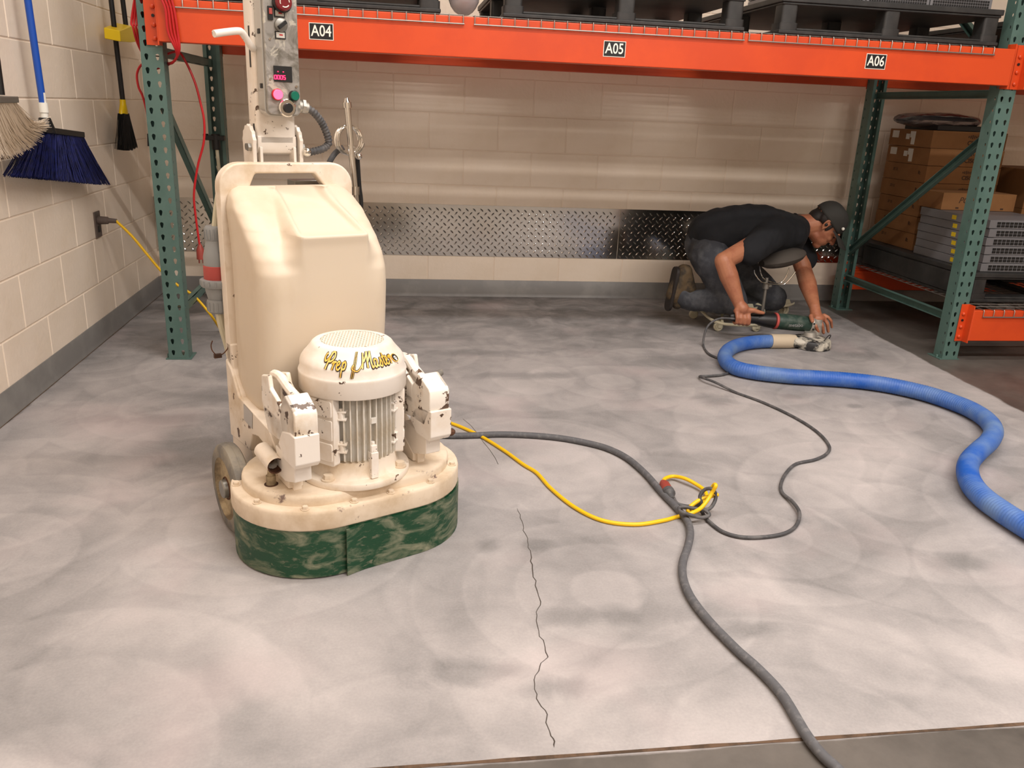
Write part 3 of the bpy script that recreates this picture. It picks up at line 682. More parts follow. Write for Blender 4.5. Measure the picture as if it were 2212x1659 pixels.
# direction to the camera side in local axes
vd = math.atan2(-.909, -.416)
fb = MB(); z0, z1 = .262, .452
fb.add([(.090, -.0022, z0), (.1135, -.0015, z0+.018), (.1135, -.0015, z1), (.090, -.0022, z1), (.090, .0022, z0), (.1135, .0015, z0+.018), (.1135, .0015, z1), (.090, .0022, z1)],
       [(0, 1, 2, 3), (7, 6, 5, 4), (1, 5, 6, 2), (0, 4, 5, 1), (3, 2, 6, 7), (0, 3, 7, 4)])
fin = fb.build('cooling_fin', 'fin', G, ang=30, local=True); first_f = True
for k in range(10):
    a = vd-.20+k*.143
    f = fin if first_f else copy_of(fin, G); first_f = False; f.location = (mx, my, 0); f.rotation_euler = (0, 0, a)
for k in range(16):
    a = vd+PI+.3+(k-7.5)*.14; f = copy_of(fin, G); f.location = (mx, my, 0); f.rotation_euler = (0, 0, a)
# terminal pads left and right of the fins
for sgn, a in ((-1, vd-.70), (1, vd+1.62)):
    T = Tm(mx, my, 0) @ Rm('Z', a)
    mb = MB(); mb.prism(rrect(-.042, .268, .042, .448, .008, 3), .1, .122, 'x'); mb.xf(Matrix(((1, 0, 0, 0), (0, 1, 0, 0), (0, 0, 1, 0), (0, 0, 0, 1))))
    mb.prism(rrect(-.036, .395, .038, .438, .006, 3), .12, .126, 'x'); mb.prism(rrect(-.036, .335, .038, .388, .004, 3), .12, .125, 'x'); mb.prism(rrect(-.036, .280, .038, .328, .006, 3), .12, .126, 'x')
    mb.xf(T); o = mb.build('motor_pad', 'paintw', G, ang=40, bevel=.002)
    for z in (.402, .310):
        for ya in ((-.042,) if sgn < 0 else (-.034, .014)): s2 = MB(); s2.prism(rrect(ya, z-.006, ya+.022, z+.006, .0058, 3), .1255, .1268, 'x'); s2.xf(T); s2.build('slot', 'rust', o, ang=0)
# clamp lugs beside the pads and the centre lug
for a in (vd-.26, vd+1.14):
    T = Tm(mx, my, 0) @ Rm('Z', a)
    for z in (.40, .315):
        mb = MB(); mb.box(.094, -.013, z-.014, .116, .013, z-.009); mb.box(.094, -.013, z+.006, .116, .013, z+.011); mb.cyl((.108, 0, z-.012), (.108, 0, z+.008), .008, n=12); mb.cyl((.108, 0, z+.008), (.108, 0, z+.016), .0055, n=6)
        mb.xf(T); mb.build('clamp_lug', 'paintw', G, bevel=.0012)
T = Tm(mx, my, 0) @ Rm('Z', vd+.44)
mb = MB(); mb.box(.10, -.010, .231, .121, .010, .30); mb.box(.10, -.008, .30, .117, .008, .318); mb.cyl((.108, 0, .31), (.108, 0, .326), .006, n=6); mb.xf(T); mb.build('centre_lug', 'paintw', G, bevel=.002)
mb = MB(); mb.box(.110, -.007, .375, .1165, .007, .39); mb.xf(T); mb.build('lug_boss', 'fin', G, bevel=.001)
# fan cover
FCP = [(.126, .444), (.131, .444), (.1325, .446), (.1325, .484), (.1335, .488), (.132, .492), (.129, .496), (.1285, .512), (.126, .520), (.120, .529), (.110, .540), (.103, .549), (.099, .555), (.094, .559), (.0865, .5605), (.0775, .5605), (.0775, .556)]
mb = MB(); mb.lathe(FCP, 72, (mx, my, 0)); fc = mb.build('fan_cover', 'paintw', G, ang=50)
mb = MB(); mb.cyl((mx, my, .54), (mx, my, .5465), .085, n=40); mb.build('dark_backing', 'black', G)  # black disc put in for the shade behind the grille holes
mb = MB(); p = .0082; n_ = 10; hr = .0027
for i in range(-n_, n_+1):
    for j in range(-n_, n_+1):
        cx, cy = (i+.5*(j % 2))*p, j*p*.9
        if math.hypot(cx, cy) > .0765: continue
        holes = []; outer = []
        for k in range(8):
            t = 2*PI*k/8+PI/4; c, s = math.cos(t), math.sin(t); q = max(abs(c), abs(s)); outer.append((cx+p/2*c/q, cy+p*.45*s/q, 0)); holes.append((cx+hr*c*1.0, cy+hr*s, 0))
        mb.add([Vector(w)+Vector((mx, my, .5602)) for w in outer+holes], [(k, (k+1) % 8, 8+(k+1) % 8, 8+k) for k in range(8)])
gl = mb.build('fan_grille', 'grille', fc, ang=0); tag(gl, kind='stuff'); sm_ = gl.modifiers.new('s', 'SOLIDIFY'); sm_.thickness = .0015
# script lettering wrapped round the cover: pen strokes as ribbons
def prof_at(s_):     # arc length along profile upward from the ridge
    P_ = [(.1290, .498), (.1285, .512), (.126, .520), (.120, .529), (.110, .540), (.103, .549), (.099, .555)]
    for a, b in zip(P_, P_[1:]):
        d = math.hypot(b[0]-a[0], b[1]-a[1])
        if s_ <= d: t = s_/d; nx, nz = (b[1]-a[1])/d, -(b[0]-a[0])/d; return a[0]+(b[0]-a[0])*t, a[1]+(b[1]-a[1])*t, nx, nz
        s_ -= d
    return .099, .555, .5, .86
glyphs = {
 'P': [[(.12, .78), (.02, .72), (.0, .55), (.14, .42), (.36, .62), (.56, .86), (.72, .80), (.70, .58), (.5, .42), (.34, .42)], [(.46, .84), (.36, .5), (.24, .06)]],
 'r': [[(.0, .34), (.12, .44), (.16, .36), (.08, .06)], [(.12, .28), (.24, .44), (.32, .38)]],
 'e': [[(.0, .24), (.18, .30), (.24, .40), (.14, .46), (.04, .30), (.06, .12), (.18, .08), (.32, .2)]],
 'p': [[(.08, .44), (.0, -.0), (-.06, -.26)], [(.08, .34), (.22, .44), (.28, .30), (.20, .12), (.06, .10)]],
 '/': [[(.50, .98), (.18, .1), (.04, -.3)], [(.40, .96), (.08, .1), (-.06, -.3)]],
 'f': [[(-.34, .26), (-.44, .1), (-.1, .0), (.2, .22), (.42, .62)]],
 'M': [[(.34, .84), (.24, .40), (.14, .08)], [(.30, .4), (.5, .62), (.66, .86), (.58, .44), (.54, .10)], [(.6, .4), (.8, .64), (.94, .86), (.86, .40), (.88, .10), (1.0, .14)]],
 'a': [[(.28, .42), (.1, .44), (.02, .24), (.1, .08), (.22, .16), (.30, .42), (.26, .14), (.36, .12)]],
 's': [[(.0, .1), (.16, .32), (.2, .46), (.26, .24), (.2, .08), (.06, .1)]],
 't': [[(.16, .68), (.06, .2), (.12, .08), (.22, .14)], [(-.0, .46), (.28, .5)]],
}
seq = [('P', 0, 1), ('r', .62, .95), ('e', .94, .95), ('p', 1.30, .95), ('/', 1.95, 1.0), ('f', 2.40, 1.0), ('M', 2.48, .95), ('a', 3.46, .95), ('s', 3.84, .95), ('t', 4.18, .95), ('e', 4.40, .95), ('r', 4.74, .95)]
lt = MB(); tot = 5.1; SC = .192/tot
def ribbon(pts, w, off, m):
    pts = smoothpath([(a, b, 0) for a, b in pts], 6); v = []; f = []
    for i, p_ in enumerate(pts):
        d = (pts[min(i+1, len(pts)-1)]-pts[max(i-1, 0)]); d = d.normalized() if d.length > 0 else Vector((1, 0, 0)); n2 = Vector((-d.y, d.x, 0))
        for sg in (-1, 1):
            q = p_+n2*w*sg; X = q.x*SC; Y = .010+q.y*SC*1.5+.006*(q.x/tot)
            r_, z_, nx, nz = prof_at(max(Y, 0)); a = aC+(X-.192/2)/.128
            zz_ = z_ if Y >= 0 else z_+Y
            v.append((mx+(r_+nx*off)*math.cos(a), my+(r_+nx*off)*math.sin(a), zz_+nz*off))
        if i: f.append((2*i-2, 2*i-1, 2*i+1, 2*i))
    for end in (0, len(pts)-1): pass
    lt.add(v, f, m)
aC = vd+.17
for pas, (w, off, m) in enumerate(((.098, .0009, 0), (.046, .0016, 1))):
    for g_, ox, s_ in seq:
        for st_ in glyphs[g_]: ribbon([(ox+a*s_, b*s_+.1) for a, b in st_], w*(1.0 if g_ in 'PM' else .36 if g_ == '/' and m == 1 else .55 if g_ in '/f' else .85), off, m)
o = lt.build('script_lettering', ['ink', 'gold'], fc, ang=0); sm_ = o.modifiers.new('s', 'SOLIDIFY'); sm_.thickness = .0004
mb = MB(); a = aC+.106/.128; r_, z_, nx, nz = prof_at(.034)
T = Tm(mx+r_*math.cos(a), my+r_*math.sin(a), z_) @ Rm('Z', a) @ Rm('Y', math.atan2(nx, nz))
mb.cyl((0, 0, 0), (0, 0, .0022), .0115, n=22); mb.cyl((0, 0, .002), (0, 0, .0028), .0098, n=22, m=2)
mb.prism(rrect(-.004, -.0045, .0045, .0045, .003, 3), .0028, .0033, 'z', 1); mb.prism(rrect(.003, -.0028, .0085, .0028, .001, 2), .0028, .0033, 'z', 1)
for y in (-.002, .002): mb.cyl((0, y, .0033), (0, y, .0036), .0014, n=8, m=2)
mb.xf(T); mb.build('round_emblem', ['gold', 'white', 'ink'], fc, ang=0)
# ---- frame: upright back panel with a hand slot
YP = .335; cx = -.010
out = [p_ for p_ in rrect(-.186+cx, .25, .186+cx, .953, .062, 8) if p_[1] > .5]+[(-.186+cx, .25), (.186+cx, .25)]; 
# slot polygon
sl = [(-.115+cx, .872), (-.090+cx, .925), (.075+cx, .925), (.118+cx, .872)]
mb = MB()
def panel_with_slot(outer, inner, y0, y1):
    bm = bmesh.new(); ed = []
    for loop in (outer, inner):
        vs = [bm.verts.new((p[0], y0, p[1])) for p in loop]
        ed += [bm.edges.new((vs[i], vs[(i+1) % len(vs)])) for i in range(len(vs))]
    r = bmesh.ops.triangle_fill(bm, use_beauty=True, use_dissolve=False, edges=ed)
    ex = bmesh.ops.extrude_face_region(bm, geom=bm.faces[:]); bmesh.ops.translate(bm, verts=[g for g in ex['geom'] if isinstance(g, bmesh.types.BMVert)], vec=(0, y1-y0, 0))
    bmesh.ops.recalc_face_normals(bm, faces=bm.faces)
    v = [q.co.copy() for q in bm.verts]; bm.verts.index_update(); f = [tuple(q.index for q in fc_.verts) for fc_ in bm.faces]; bm.free(); return v, f
v, f = panel_with_slot(out, sl, YP, YP+.045); mb.add(v, f); fp = mb.build('frame_panel', 'paint', G, bevel=.006, seg=3)
# lower frame box between the wheels
mb = MB(); mb.prism([(.375, .47), (.328, .47), (.322, .40), (.262, .345), (.25, .33), (.245, .285), (.215, .215), (.19, .20), (.19, .11), (.375, .11)], -.186+cx, .186+cx, 'x'); fixn(mb.build('lower_frame', 'paint', G, bevel=.005, seg=2))
mb = MB(); mb.add([L(u, v, 0, -.2030) for u, v in ((526, 872), (545, 893), (545, 927), (527, 907))], [(0, 1, 2, 3)]); mb.build('data_plate', 'cboxside', G, ang=0)
# arms carrying the weights
for s in (-1, 1):
    xo = -.012+s*.190; xi = -.012+s*.152
    a, b = sorted((xo, xi))
    mb = MB(); mb.prism([(.37, .42), (.325, .40), (.27, .338), (.03, .325), (-.06, .26), (-.10, .235), (-.10, .2125), (-.03, .2125), (.01, .262), (.115, .274), (.165, .262), (.195, .205), (.37, .19)], a, b, 'x'); fixn(mb.build('side_arm', 'paint', G, bevel=.004))
    # cast weight with sloping hand grip
    prof_ = [(.021, .474), (-.028, .487), (-.037, .456), (-.105, .433), (-.138, .470), (-.190, .446), (-.196, .438), (-.196, .392), (-.168, .376), (-.125, .343), (-.008, .333), (.029, .405)]
    wi = -.012+s*.146; wo = -.012+s*.203; a, b = sorted((wi, wo))
    c_ = MB(); c_.prism(prof_, wo-s*.012, wo, 'x')                     # outer cheek
    c_.prism([(p_[0], p_[1]) for p_ in [(.021, .474), (-.028, .487), (-.040, .463), (-.102, .433), (-.105, .38), (.02, .38)]], wi, wi+s*.012, 'x')
    c_.prism([(.02, .40), (-.11, .40), (-.125, .343), (-.008, .333)], wi, wo, 'x')
    c_.prism([(-.105, .433), (-.138, .470), (-.190, .446), (-.197, .436), (-.197, .39), (-.17, .34), (-.12, .34), (-.10, .40)], wi, wo, 'x')
    wt = fixn(c_.build('cast_weight', 'wornw', G, bevel=.004, seg=2))
    mb = MB(); mb.tube(smoothpath([(wi+s*.028, .012, .474), (wi+s*.026, -.03, .478), (wi+s*.022, -.08, .460), (wi+s*.02, -.125, .452)], 5), .0115, 10)
    mb.build('grip_bar', 'wornw', wt)
    mb = MB(); a, b = sorted((wi-s*.0, wo+s*.004)); mb.prism([(-.203, .388), (-.203, .318), (-.192, .305), (-.13, .305), (-.09, .335), (-.12, .375), (-.17, .388)], a, b, 'x'); fixn(mb.build('weight_holder', 'paintw', G, bevel=.003))
    a, b = sorted((wi+s*.008, wo-s*.006)); mb = MB(); mb.prism([(-.165, .31), (-.165, .258), (-.10, .235), (-.05, .235), (-.04, .31)], a, b, 'x'); fixn(mb.build('holder_foot', 'paintw', G, bevel=.003))
for s in (-1, 1): mb = MB(); mb.box(-.012+s*.17-.01, -.11, .212, -.012+s*.17+.01, -.03, .26); mb.build('support_lug', 'paint', G)
# open pipe stub on the left
mb = MB(); q = Vector((-.222, -.075, .270)); mb.tube([q, q+Vector((-.004, .085, .012))], .021, 20, cap=False); mb.lathe([(.021, 0), (.0178, 0), (.0172, .05), (.0, .05)], 20, q, 1, 'y'); fixn(mb.build('pipe_stub', ['paint', 'rust'], G))
mb = MB(); q = Vector((.20, -.19, .318)); mb.ball(q, (.014, .012, .010), 10); o = mb.build('rust_lump', 'rust', G)
mb = MB(); mb.cyl((.215, -.05, .42), (.262, -.03, .425), .009, n=12); mb.build('rubber_pin', 'tyre', G)
# wheels
for s in (-1, 1):
    wx = -.012+s*.250; yc, zc = .168, .122
    mb = MB(); w = .023; mb.lathe([(.085, -w), (.112, -w+.001), (.119, -w+.006), (.1215, -w+.014), (.1215, w-.014), (.119, w-.006), (.112, w-.001), (.085, w)], 48, (wx, yc, zc), 0, 'x'); mb.lathe([(.1218, -.0012), (.1226, 0), (.1218, .0012)], 48, (wx, yc, zc), 0, 'x')
    wl = mb.build('wheel', 'tyre', G)
    mb = MB(); mb.lathe([(.0, -s*.0), (.0, s*.014), (.03, s*.016), (.045, s*.008), (.078, s*.010), (.086, s*.0228), (.088, s*.0228)], 40, (wx, yc, zc), 0, 'x'); fixn(mb.build('wheel_disc', 'hub', wl))
    mb = MB(); mb.lathe([(.0, s*.030), (.022, s*.030), (.025, s*.027), (.027, s*.010)], 24, (wx, yc, zc), 0, 'x'); mb.lathe([(.027, s*.016), (.031, s*.018), (.034, s*.010)], 24, (wx, yc, zc), 1, 'x'); fixn(mb.build('hub_cap', ['steel', 'rust'], wl))
mb = MB(); mb.cyl((-.25, .185, .122), (.23, .185, .122), .016, n=12); mb.build('axle', 'rust', G)
# ---- tank
def sp(tab, z):
    for (a, va), (b, vb) in zip(tab, tab[1:]):
        if a <= z <= b: t = (z-a)/(b-a); t = t*t*(3-2*t)*.35+t*.65; return va+(vb-va)*t
    return tab[0][1] if z < tab[0][0] else tab[-1][1]
FY = [(.30, .165), (.33, .13), (.37, .105), (.45, .09), (.60, .074), (.66, .070), (.70, .074), (.735, .090), (.77, .120), (.80, .158), (.83, .202), (.86, .252), (.880, .285), (.893, .31)]
HW = [(.30, .160), (.33, .172), (.38, .178), (.84, .176), (.87, .168), (.885, .156), (.895, .138)]
def sm(t): t = max(0, min(1, t)); return t*t*(3-2*t)
def tank_pt(x, z, hw, rc):
    y = sp(FY, z); ax = abs(x)
    if ax > hw-rc: q = min(1, (ax-hw+rc)/rc); y += rc*(1-math.sqrt(max(0, 1-q*q)))
    y0 = y
    # flared spout: raised front with a sunken tray above its lip
    u = (x-.016)
    hb = .100-.022*sm((z-.79)/.09)
    if z < .797: hb = .100-.016*sm((.797-z)/.12)
    w = 1-sm((abs(u)-hb+.012)/(.024+.03*sm((.80-z)/.06)))
    if z <= .797:
        fy = .062+.004*sm((.797-z)/.03); amt = sm((z-.56)/.13); y = y*(1-w*amt)+min(y, fy)*w*amt
    else:
        t = (z-.797)/(.89-.797); ty = .098+(.338-.098)*t**.92
        win = 1-sm((abs(u)-(hb-.030))/.022)
        rimy = min(y, .062+(.29-.062)*min(1, t*1.05)); y = y*(1-w)+rimy*w
        y = y*(1-win)+max(y, ty)*win
    return y
zl = [.30, .305, .315, .33]+[.35+.02*i for i in range(17)]+[.69+.0055*i for i in range(19)]+[.7955, .797, .7985, .800, .803]+[.808+.006*i for i in range(13)]+[.885, .889, .892, .894]
rings = []
NX = 90
for z in zl:
    hw = sp(HW, z); rc = .05 if z < .8 else .05-.012*sm((z-.8)/.09); rg = []
    for i in range(NX+1):
        t = -1+2*i/NX; t = math.copysign(1-(1-abs(t))**1.35, t); x = t*hw; rg.append((cx+x, tank_pt(x, z, hw, rc), z))
    yb_ = .345
    for i in range(1, 5): rg.append((cx+hw, rg[NX][1]+(yb_-rg[NX][1])*i/5, z))
    rg.append((cx+hw, yb_, z)); rg.append((cx-hw, yb_, z))
    for i in range(4, 0, -1): rg.append((cx-hw, rg[0][1]+(yb_-rg[0][1])*i/5, z))
    rings.append(rg)
mb = MB(); mb.loft(rings); tk = fixn(mb.build('water_tank', 'tank', G, ang=80)); m_ = tk.modifiers.new('sm', 'SMOOTH'); m_.iterations = 2; m_.factor = .5
# ---- column with control box
ccx, cy_ = -.026, .365
mb = MB(); mb.prism(rrect(ccx-.053, cy_, ccx+.053, cy_+.07, .010, 3), 1.0, 1.62, 'z'); mb.prism([(cy_, 1.02), (cy_, .995), (cy_+.012, .975), (cy_+.035, .968), (cy_+.058, .975), (cy_+.07, .995), (cy_+.07, 1.02)], ccx-.053, ccx+.053, 'x'); fixn(mb.build('handle_column', 'paintw', G, bevel=.003))
for s in (-1, 1):
    xe = ccx+s*.064; mb = MB()
    pl_ = [(cy_-.005, .945), (cy_+.035, .940), (cy_+.075, .945)]+[(cy_+.035+(.043+(.004 if k % 2 else 0))*math.cos(t), .998+(.047+(.004 if k % 2 else 0))*math.sin(t)) for k, t in enumerate([PI*i/14 for i in range(15)])]
    mb.prism(pl_, xe-.005, xe+.005, 'x'); e_ = fixn(mb.build('hinge_plate', 'paintw', G, bevel=.0015))
    mb = MB(); mb.box(ccx+s*.046-.004, cy_-.006, .945, ccx+s*.046+.004, cy_+.03, .992); mb.build('hinge_gusset', 'paintw', G, bevel=.002)
    mb = MB(); mb.cyl((xe-s*.0, cy_+.012, .99), (xe+s*.014, cy_+.012, .99), .011, n=6); mb.build('hinge_bolt', 'steel', e_)
mb = MB(); mb.cyl((ccx-.075, cy_+.035, .99), (ccx+.075, cy_+.035, .99), .009, n=12); mb.build('hinge_pin', 'steel', G)
# box in front of the column
bx0, bx1, by0, by1, bz0, bz1 = -.072, .024, .305, .365, 1.072, 1.40
mb = MB(); mb.prism(rrect(bx0, bz0, bx1, bz1, .018, 4), by0+.012, by1-.001, 'y'); cb = fixn(mb.build('control_box', 'cboxside', G, ang=40, bevel=.002))
mb = MB(); mb.prism(rrect(bx0+.004, bz0+.004, bx1-.004, bz1-.004, .015, 4), by0, by0+.012, 'y'); cv = fixn(mb.build('clear_cover', 'cbox', G, ang=40, bevel=.003))
def cp(u, v, y=by0): return L(u, v, 1, y)
def disc(name, u, v, r, d, m, par=cv, n=24, rim=None, rm=None):
    p_ = cp(u, v); mb = MB()
    if rim: mb.lathe([(0, .0), (rim, 0), (rim, -d*.5), (rim*.9, -d*.62), (r, -d*.62)], n, (p_.x, by0, p_.z), 1, 'y')
    mb.lathe([(r, .0), (r, -d*.8), (r*.88, -d), (0, -d)], n, (p_.x, by0, p_.z), 0, 'y'); return fixn(mb.build(name, [m, rm or m], par))
disc('red_button', 598, 204, .0125, .014, 'redlit', rim=.0145, rm='redrim'); disc('green_button', 634, 207, .0115, .015, 'greenb', rim=.0135, rm='black')
kb = disc('speed_knob', 618, 233, .0125, .022, 'black', rim=.0225, rm='chrome')
disc('stop_button', 607, 6, .021, .026, 'redstop', rim=.024, rm='black')
p_ = cp(607, 6); mb = MB()
for k in range(3): a = k*2.094; mb = MB(); mb.tube([(p_.x+.012*math.cos(a+t), by0-.0265, p_.z+.012*math.sin(a+t)) for t in (0, .4, .8, 1.2, 1.5)], .0014, 5); mb.build('white_arrow', 'white', cv, ang=0)
p_ = cp(606, 54); mb = MB(); mb.lathe([(0, 0), (.0165, 0), (.0165, -.006), (.013, -.008), (0, -.008)], 24, (p_.x, by0, p_.z), 1, 'y'); mb.box(-.004, -.018, -.012, .004, -.008, .012, 0, T=Tm(p_.x, by0, p_.z) @ Rm('Y', .9)); fixn(mb.build('selector_switch', ['black', 'steel'], cv))
for (u, v) in ((605, 76), (603, 29)):
    p_ = cp(u, v); mb = MB(); mb.box(p_.x-.0135, by0-.003, p_.z-.009, p_.x+.0135, by0, p_.z+.009); mb.box(p_.x-.011, by0-.0035, p_.z-.0065, p_.x+.011, by0-.003, p_.z+.0065, 1); mb.box(p_.x-.003, by0-.0038, p_.z-.001, p_.x+.006, by0-.0034, p_.z+.002, 2); mb.build('switch_label', ['black', 'label', 'redrim'], cv, ang=0)
p_ = cp(583, 28); mb = MB(); mb.box(p_.x-.0065, by0-.005, p_.z-.016, p_.x+.0065, by0, p_.z+.016, 0); mb.box(p_.x-.004, by0-.008, p_.z-.003, p_.x+.004, by0-.004, p_.z+.011, 1); mb.build('rocker_switch', ['black', 'redp'], cv, bevel=.001)
p_ = cp(611, 160); mb = MB(); mb.box(p_.x-.024, by0-.002, p_.z-.019, p_.x+.024, by0, p_.z+.019); dp = mb.build('display_panel', 'black', G, ang=0)
p_ = cp(604, 167); mb = MB(); SEG = {'0': 'abcdef', '5': 'afgcd'}; w, h = .0026, .0046
for k, ch in enumerate('0005'):
    x = p_.x+(k-1.5)*.0078; z = p_.z; t = .0008
    S = {'a': (-w, h*2-t, w, h*2+t), 'g': (-w, h-t, w, h+t), 'd': (-w, -t, w, t), 'f': (-w-t, h, -w+t, h*2), 'b': (w-t, h, w+t, h*2), 'e': (-w-t, 0, -w+t, h), 'c': (w-t, 0, w+t, h)}
    for c in SEG[ch]: a = S[c]; mb.box(x+a[0], by0-.0032, z+a[1]-h, x+a[2], by0-.0021, z+a[3]-h)
for k in (-.006, .008): mb.box(p_.x+k, by0-.003, p_.z+.0125, p_.x+k+.003, by0-.0021, p_.z+.0145)
mb.build('red_digits', 'redled', dp, ang=0)
for (u, v) in ((583, 84), (640, 187), (584, 170)): disc('screw', u, v, .0035, .003, 'chrome', n=10)
for z in (1.145, 1.275): mb = MB(); mb.box(bx0-.003, by0+.02, z-.006, bx0, by0+.034, z+.006); mb.build('box_clip', 'black', cb, bevel=.001)
# crank handle
mb = MB(); pts = [cp(547, 106, .36), cp(541, 98, .35), cp(531, 82, .34), cp(522, 70, .33), cp(514, 67, .325), cp(490, 69, .32), cp(462, 73, .31)]
mb.tube(smoothpath(pts, 6), .0088, 12); mb.build('crank_handle', 'paintw', G)
for za, zb2 in ((1.19, 1.29), (1.02, 1.05)): mb = MB(); mb.box(ccx-.0545, cy_+.02, za, ccx-.0525, cy_+.028, zb2); mb.build('column_slot', 'black', G, ang=0)
# corrugated conduit with two glands
def corrug(pts, r, step, amp, n=12):
    P_ = resample(smoothpath(pts, 14), step); mb = MB(); mb.tube(P_, [r+(amp if (i//2) % 2 else -amp) for i in range(len(P_))], n); return mb
g0, g1 = cp(648, 229, .34), cp(664, 234, .34)
mb = MB(); mb.cyl(Vector((bx1-.002, .34, g0.z)), g1, .0155, .0145, 16); mb.cyl(g0+Vector((.004, 0, 0)), g0+Vector((.012, 0, -.001)), .019, n=6); mb.build('cable_gland', 'alu', G)
c0 = [g1, cp(680, 245, .34), cp(698, 270, .35), cp(710, 304, .36), cp(703, 318, .36), cp(686, 325, .355), cp(665, 329, .355)]
mb = corrug(c0, .0095, .0022, .0011, 12); mb.build('conduit', 'cord', G, ang=60)
mb = MB(); mb.ball(cp(663, 328, .355), .0135, 12); mb.build('cable_gland', 'chrome', G)
# chrome post with coiled ring at the back right
pt, pb, ym = L(750, 228, 1, .42), L(771, 452, 1, .42), .42
mb = MB(); mb.tube([pb, pt], .0088, 14); mb.tube([pt-(pt-pb)*.02, pt+(pt-pb)*.03], .0125, 12); mb.cyl(pt+(pt-pb)*.03, pt+(pt-pb)*.07, .009, .005, 10); q = L(767, 412, 1, .42); mb.cyl(q-Vector((0, 0, .012)), q+Vector((0, 0, .012)), .0125, n=12); mb.build('chrome_post', 'chrome', G)
c = L(752, 303, 1, .44); pts = []
for k in range(96): t = 2*PI*k/32; pts.append(c+Vector((.038*math.cos(t), .012-.008*k/32, .040*math.sin(t)))+Vector((.002*k/32, 0, 0)))
mb = MB(); mb.tube(pts, .0032, 8); mb.build('coiled_ring', 'chrome', G)
mb = MB(); q = L(775, 338, 1, .43); mb.ball(q, .010, 10); mb.build('post_fitting', 'chrome', G)
mb = MB(); mb.tube(smoothpath([L(742, 318, 1, .45), L(725, 330, 1, .46), L(712, 350, 1, .46), L(706, 372, 1, .47), L(702, 420, 1, .48)], 6), .0085, 10); mb.build('rubber_hose', 'cord', G)
mb = MB(); mb.tube(smoothpath([L(772, 340, 1, .45), L(776, 400, 1, .46), L(780, 452, 1, .46), L(770, 560, 1, .46)], 6), .0065, 10); mb.build('rubber_hose', 'black', G)
mb = MB(); mb.box(.03, .40, .80, .12, .46, .90); mb.build('hose_bracket', 'steel', G, bevel=.003)
# big grey-and-red power connector hanging at the left
def Pc(u, v): return L(u, v, 1, .42)
T0, B0 = Pc(463, 488), Pc(474, 676); ax = (B0-T0); ln = ax.length; mm = .0014
R4 = ax.normalized().to_track_quat('Z', 'Y').to_matrix().to_4x4(); Tt = Matrix.Translation(T0) @ R4
cn = empty('power_connector', (0, 0, 0)); cn.parent = G; COL.objects.unlink(cn); bpy.data.objects.remove(cn)
def lat(prof, m, name, n=28, par=G):
    mb = MB(); mb.lathe([(r, h*ln) for r, h in prof], n, (0, 0, 0)); mb.xf(Tt); return mb.build(name, m, par)
pc_ = lat([(.0, 0), (.024, 0), (.027, .02), (.027, .145), (.025, .16), (.027, .2), (.032, .30), (.034, .34), (.034, .44), (.0, .44)], 'gplas', 'power_connector')
lat([(.0345, .44), (.0355, .445), (.0355, .60), (.0345, .61)], 'redp', 'red_sleeve', par=pc_)
lat([(.034, .595), (.045, .60), (.046, .61), (.046, .665), (.043, .685), (.034, .69), (.033, .74), (.027, .83), (.030, .835), (.031, .85), (.031, .97), (.026, .99), (.0, .995)], 'gplas', 'plug_half', par=pc_)
mb = MB()
for k in range(16): a = 2*PI*k/16; mb.box(.044, -.002, .605*ln, .0475, .002, .66*ln, T=Rm('Z', a)); mb.box(.0265, -.0015, .03*ln, .0285, .0015, .14*ln, T=Rm('Z', a)); mb.box(.030, -.0015, .86*ln, .0325, .0015, .96*ln, T=Rm('Z', a))
mb.xf(Tt); tag(mb.build('grip_rib', 'gplas', pc_, ang=0), kind='stuff')
mb = MB(); mb.tube(smoothpath([Pc(464, 490), Pc(468, 450), Pc(474, 410), Pc(482, 380)], 6), .0085, 10); mb.build('connector_cable', 'ivory', pc_); mb = MB(); mb.tube(smoothpath([B0, Pc(480, 705), Pc(492, 745), Pc(505, 800)], 6), .0115, 10); mb.build('connector_cable', 'ivory', pc_)
# wire hoop with clip low at the left
mb = MB(); mb.tube(smoothpath([L(494, 738, 1, .36), L(492, 752, 1, .36), L(482, 764, 1, .36), L(470, 768, 1, .36), L(459, 758, 1, .36), L(456, 746, 1, .36), L(459, 736, 1, .36)], 6), .0016, 6); q = L(472, 768, 1, .36)
mb.box(q.x-.012, q.y-.005, q.z-.006, q.x+.008, q.y+.005, q.z+.005); mb.build('wire_clip', 'rust', G)
# white hanging rod with black clamp on the rear left upright
r = empty('spray_wand', at(466, 300, 1, -.30), label='thin white wand with black clamp hanging on rear left upright', cat='wand')
mb = MB(); mb.tube([at(468, 318, 1, -.30), at(484, 460, 1, -.30)], .009, 10); mb.build('rod', 'ivory', r)
q = at(466, 298, 1, -.295); mb = MB(); mb.box(q.x-.05, q.y-.02, q.z-.012, q.x+.045, q.y+.03, q.z+.012); mb.cyl(q-Vector((.0, 0, .06)), q+Vector((0, 0, .02)), .022, n=12); mb.cyl(q+Vector((-.05, 0, -.01)), q+Vector((-.05, 0, .02)), .014, n=10); mb.build('clamp', 'black', r, bevel=.003)
